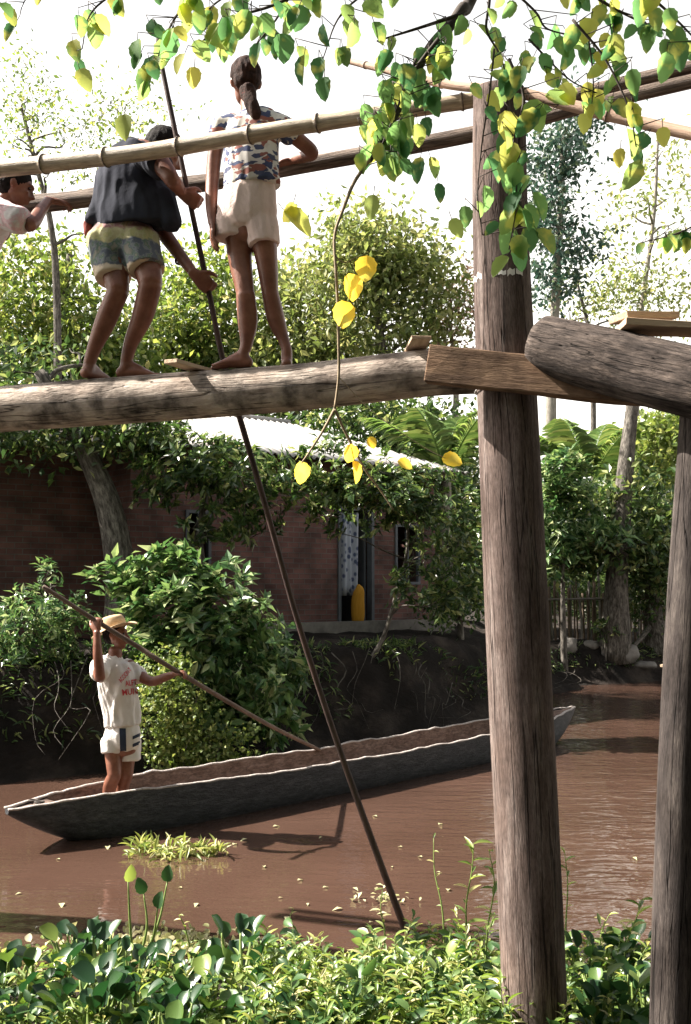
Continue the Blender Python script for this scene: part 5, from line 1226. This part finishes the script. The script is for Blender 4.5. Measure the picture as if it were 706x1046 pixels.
# small floating plant in front of the pole
lf = MB(); n = 40; yd = HC*F/(912-600); x = (392-353)/F*yd; C = np.array([x, yd, .02])+rng.normal(size=(n, 3))*[.09, .05, .012]; C[:, 2] = np.abs(C[:, 2])
place(lf, T_FO, C, rdir(n, .4), np.tile([0, 0, 1.], (n, 1)), rng.uniform(.03, .06, n), .6)
tag(lf.build('floating_plant', MT['floatleaf'], base=[x, yd, 0]), 'small pale plant floating beside the foot of the dark pole', 'water plant')
# scattered floating leaves, individuals
fl = None
for k, (px, py) in enumerate([(115, 829+30), (190, 900), (305, 893), (286, 910), (315, 915), (296, 928), (350, 920), (360, 900), (383, 897), (395, 925), (376, 934), (448, 885), (455, 903), (30, 905), (68, 872), (70, 915), (255, 852), (240, 858), (330, 900), (400, 880), (430, 870), (410, 860), (280, 840), (272, 880), (446, 838), (385, 830), (330, 850), (205, 915), (560, 880), (640, 870)]):
    yd = HC*F/(py-600); x = (px-353)/F*yd
    if fl is None:
        m = MB(); place(m, T_FO, [[0, 0, 0]], [[1, 0, .02]], [[0, 0, 1]], .07, .5); m.v = [q+np.array([x, yd, .006]) for q in m.v]
        fl = m.build('floating_leaf', MT['floatleaf'], base=[x, yd, .006]); o = fl
    else: o = fl.copy(); COL.objects.link(o)
    tag(o, 'small pale leaf floating on the brown water', 'leaf', 'leaves floating on the river')
    s = rng.uniform(.5, 1.3); o.location = (x, yd, .008); o.scale = (s, s, s); o.rotation_euler = (0, 0, rng.uniform(0, 6.28))

# ------------------------------------------------------------------ overhanging tree (trunk stands outside the picture, right of the camera)
def over():
    g0 = gz(2.6, .8); rt = empty('overhanging_tree', [2.6, .8, g0], 'tree whose leafy branches hang down into the top of the picture', 'tree')
    mb = MB(); top = np.array([2.3, 1.2, 5.2])
    tube(mb, [[2.6, .8, g0-.2], [2.62, .9, 2.4], [2.45, 1.1, 4.0], top], [.17, .15, .12, .10], 14, 6, .08)
    tube(mb, [top, [1.7, 1.9, 5.6], [1.0, 2.4, 5.3], P(505, -60, 2.8), P(470, 12, 2.7), P(440, 48, 2.65), P(416, 90, 2.6), P(398, 130, 2.55), P(378, 165, 2.52)], [.09, .075, .055, .022, .016, .0135, .011, .009, .005], 10, 8, .08)
    tube(mb, [[1.7, 1.9, 5.6], [.6, 2.3, 6.0], P(330, -120, 2.7), P(220, -90, 2.7)], [.06, .05, .035, .02], 10, 6, .06)
    tube(mb, [[1.7, 1.9, 5.6], P(640, -90, 3.0), P(760, -70, 3.2)], [.05, .03, .015], 8, 6, .06)
    lf = MB(); yl = MB()
    def tw(pts, r0, r1): 
        q = PS(pts); tube(mb, q, np.linspace(r0, r1, len(q)), 7, 6, .12, 20)
    GREEN = [(.055, .15, .06), (.08, .20, .07), (.12, .25, .075), (.20, .32, .09)]; YEL = (.56, .54, .10)
    def leaf(px, py, Yd, L=.062, ang=None, yel=0, stalk=None):
        """(px,py): leaf centre, hangs tip down"""
        a = rng.normal()*.45 if ang is None else ang; D_ = nrm([math.sin(a), rng.uniform(-.3, .3), -math.cos(a)])
        c = P(px, py, Yd); base = c-D_*L*.5; nn = nrm([rng.normal()*.5, -1, rng.normal()*.35+.25])
        c1 = np.array(GREEN[rng.integers(4)])*rng.uniform(.8, 1.2)
        if yel: c1 = c1*(1-yel)+np.array(YEL)*yel
        place(lf, T_OV, [base], [D_], [nn], L*1.08, rng.uniform(.54, .72), col=np.array([c1]))
        st_ = base-D_*.016+[0, 0, .006]; tube(mb, [st_, base], [.0011, .0009], 4, 1)
        if stalk is not None: tube(mb, [stalk, st_], [.0015, .0011], 4, 1)
        return base
    def spray(pts, r0, n, Yd, Ls=.06, yp=.2, drop=14, jit=12):
        """twig with leaves hanging from it"""
        q = [(a, b, Yd) for a, b in pts]; tw(q, r0, r0*.35); a = cr(PS(q), 10)
        for t in np.linspace(.06, 1, int(n*1.45)):
            p = a[int(t*(len(a)-1))]; px = 353+p[0]/p[1]*F; 
            v = (p[2]-HC)/p[1]; py = 523-F*math.tan(math.atan(v)-PITCH) 
            leaf(px+rng.normal()*jit, py+abs(rng.normal())*drop*.6+drop*.5, Yd+rng.normal()*.04, Ls*rng.uniform(.7, 1.2), None, rng.uniform(.3, .8) if rng.uniform() < yp*.6 else 0, p)
    # upper left sprays
    spray([(400, -60), (330, -20), (280, 5), (235, 20), (200, 48)], .006, 17, 2.55, .058, .2)
    spray([(235, -50), (200, -10), (175, 25), (160, 62)], .005, 13, 2.5, .06, .35)
    spray([(160, -40), (120, -10), (92, 15), (84, 50)], .004, 7, 2.6, .055, .3)
    spray([(60, -30), (30, -5), (22, 8)], .003, 4, 2.6, .05, .5)
    spray([(330, -50), (300, -10), (282, 20), (262, 45)], .005, 11, 2.65, .06, .2)
    spray([(290, -40), (240, -10), (215, 8), (205, 25)], .004, 8, 2.6, .058, .3)
    spray([(420, -40), (370, -5), (345, 20), (330, 60)], .004, 9, 2.5, .055, .1)
    for px, py, y_, L in [(86, 80, .4, .06), (105, 24, 1, .055), (127, 128, .3, .062), (154, 72, 0, .085), (147, 92, .2, .05), (308, 70, 0, .066), (331, 89, 0, .058), (352, 56, .1, .05), (290, 47, 0, .07), (198, 78, .9, .05)]:
        leaf(px, py, 2.5, L, None, y_)
    # main branch leaves
    spray([(470, 15), (430, 28), (385, 42)], .006, 6, 2.65, .055, .05)
    spray([(448, 40), (425, 70), (405, 105), (392, 140), (378, 168)], .006, 26, 2.58, .062, .25, 8, 20)
    spray([(425, 60), (410, 100), (398, 130), (385, 160)], .004, 18, 2.5, .06, .2, 10, 16)
    spray([(500, -50), (500, 0), (497, 30), (510, 55), (520, 85)], .005, 10, 2.7, .055, .25)
    spray([(560, -60), (600, -10), (650, 20), (700, 38)], .006, 18, 2.7, .056, .3, 22, 14)
    spray([(620, -40), (680, 10), (720, 50)], .005, 10, 2.5, .062, .1, 20, 14)
    spray([(500, -30), (545, 10), (560, 30), (600, 38)], .004, 10, 2.6, .055, .35, 18, 14)
    spray([(520, 60), (535, 100), (524, 150), (528, 205), (520, 255)], .004, 18, 2.5, .064, .2, 6, 18)
    spray([(505, 50), (500, 95), (492, 150), (488, 200), (493, 240)], .003, 11, 2.6, .055, .2, 6, 14)
    spray([(585, 20), (618, 60), (642, 110), (650, 150)], .004, 9, 2.5, .06, .4, 8, 12)
    spray([(540, 40), (580, 80), (610, 95)], .003, 8, 2.6, .052, .5, 14, 10)
    spray([(600, 30), (606, 80), (604, 120)], .003, 7, 2.6, .05, .7, 8, 9)
    for px, py, y_, L in [(522, 222, 0, .08), (557, 244, 0, .072), (535, 222, 0, .06), (511, 270, .2, .06), (380, 210, .3, .058), (405, 167, 0, .055), (449, 196, 0, .045), (466, 232, .2, .05), (304, 225, .5, .085), (296, 216, 1, .05), (645, 145, .1, .07), (647, 178, .15, .075), (633, 160, 1, .045), (443, 170, 0, .05), (540, 65, 0, .05)]:
        leaf(px, py, 2.5, L, None, y_)
    # right-hand lit leaf tuft
    spray([(760, 200), (700, 235), (655, 248)], .005, 16, 3.6, .06, .3, 4, 14)
    # long hanging twig with the fork
    mb_keep = mb; mb = MB()
    def tw(pts, r0, r1):
        q = PS(pts); tube(mb, q, np.linspace(r0, r1, len(q)), 7, 6, .2, 20)
    H = [(378, 163, 2.52), (362, 186, 2.5), (352, 210, 2.48), (342, 240, 2.46), (343, 275, 2.45), (345, 310, 2.45), (346, 350, 2.45), (346, 385, 2.45), (342, 418, 2.45)]
    tw(H, .0045, .0032); tw([H[-1], (330, 440, 2.44), (316, 462, 2.43), (308, 473, 2.43)], .004, .0018); tw([H[-1], (352, 440, 2.46), (372, 478, 2.47), (388, 500, 2.48), (402, 521, 2.48)], .004, .0016)
    tw([(343, 262, 2.45), (352, 268, 2.45), (366, 262, 2.45)], .002, .0012)
    for px, py, L, a in [(374, 274, .062, -.1), (360, 293, .066, .25), (351, 321, .066, .1), (308, 483, .055, .1), (358, 463, .045, -.1), (364, 482, .055, .3), (462, 470, .05, 1.4), (414, 474, .04, 1.2), (380, 452, .03, .3)]:
        c1 = np.array((.74, .56, .05))*rng.uniform(.85, 1.1); D_ = nrm([math.sin(a), rng.uniform(-.2, .2), -math.cos(a)]); c = P(px, py, 2.44)
        place(lf, T_OV, [c-D_*L*.5], [D_], [nrm([rng.normal()*.4, -1, .5])], L, rng.uniform(.72, .9), col=np.array([c1]))
    tw([(346, 385, 2.45), (380, 420, 2.44), (430, 455, 2.44), (455, 468, 2.44)], .0012, .0008)
    tw([(372, 478, 2.47), (362, 470, 2.45), (358, 456, 2.44)], .001, .0008)
    mb.build('hanging_twig', MT['twigpale'], rt); mb_keep.build('branches', MT['twigdark'], rt); lf.build('foliage', MT['leaf_over'], rt)
over()

# ------------------------------------------------------------------ light, sky, camera
EL, AZB = SUN_EL, SUN_BACK    # elevation; degrees behind the picture plane on the left
sd = np.array([-math.cos(R(EL))*math.cos(R(AZB)), math.cos(R(EL))*math.sin(R(AZB)), math.sin(R(EL))])
w = bpy.data.worlds.new('World'); SC.world = w; w.use_nodes = True; nt = w.node_tree; bg = nt.nodes['Background']
sky = nt.nodes.new('ShaderNodeTexSky'); sky.sky_type = 'NISHITA'; sky.sun_disc = False; sky.sun_elevation = R(EL); sky.sun_rotation = math.atan2(sd[0], sd[1])
sky.air_density = 1.0; sky.dust_density = 5.0; sky.ozone_density = 1.0; sky.altitude = 0
hs = nt.nodes.new('ShaderNodeHueSaturation'); hs.inputs['Saturation'].default_value = .5; nt.links.new(sky.outputs[0], hs.inputs['Color'])
# pale haze low in the sky, thinning towards the zenith
tc = nt.nodes.new('ShaderNodeTexCoord'); sx = nt.nodes.new('ShaderNodeSeparateXYZ'); nt.links.new(tc.outputs['Generated'], sx.inputs[0])
mr = nt.nodes.new('ShaderNodeMapRange'); mr.interpolation_type = 'SMOOTHSTEP'; nt.links.new(sx.outputs['Z'], mr.inputs[0]); mr.inputs[1].default_value = .12; mr.inputs[2].default_value = .8; mr.inputs[3].default_value = HAZE_S; mr.inputs[4].default_value = 0
hc_ = nt.nodes.new('ShaderNodeMix'); hc_.data_type = 'RGBA'; hc_.blend_type = 'ADD'; hc_.inputs[7].default_value = (1, .93, .80, 1); nt.links.new(hs.outputs[0], hc_.inputs[6]); nt.links.new(mr.outputs[0], hc_.inputs[0]); hc_.clamp_factor = False
nt.links.new(hc_.outputs[2], bg.inputs['Color']); bg.inputs['Strength'].default_value = SKY_S
l = bpy.data.lights.new('sun', 'SUN'); l.energy = SUN_S; l.angle = R(.53); l.color = (1, .93, .83)
o = bpy.data.objects.new('sun', l); COL.objects.link(o); o.rotation_euler = Vector(sd).to_track_quat('Z', 'Y').to_euler(); o.location = (-20, 5, 30)
cam = bpy.data.cameras.new('camera'); co = bpy.data.objects.new('camera', cam); COL.objects.link(co); SC.camera = co
co.location = CAMP; co.rotation_euler = (R(90)+PITCH, 0, 0); cam.sensor_fit = 'VERTICAL'; cam.sensor_height = 36; cam.lens = 36*F/1046; cam.clip_end = 2000; cam.clip_start = .05
SC.view_settings.view_transform = 'Standard'; SC.view_settings.look = 'None'; SC.view_settings.exposure = EXPO; SC.view_settings.gamma = 1
SC.cycles.max_bounces = 8; SC.cycles.transparent_max_bounces = 4; SC.cycles.use_denoising = True

if HAZE_D:
    mb = MB(); mb.box((0, 0, 9.25), (1500, 1500, 22.5)); hz = mb.build('haze', None, smooth=False); tag(hz, 'thin warm haze in the air over the river', None, None, 'stuff')
    m = bpy.data.materials.new('haze'); m.use_nodes = True; nt = m.node_tree; nt.nodes.remove(nt.nodes['Principled BSDF'])
    pv = nt.nodes.new('ShaderNodeVolumePrincipled'); pv.inputs['Color'].default_value = (.95, .95, .93, 1); pv.inputs['Density'].default_value = HAZE_D; pv.inputs['Anisotropy'].default_value = .3
    nt.links.new(pv.outputs[0], nt.nodes['Material Output'].inputs['Volume']); hz.data.materials.clear(); hz.data.materials.append(m)
    SC.cycles.volume_bounces = 0
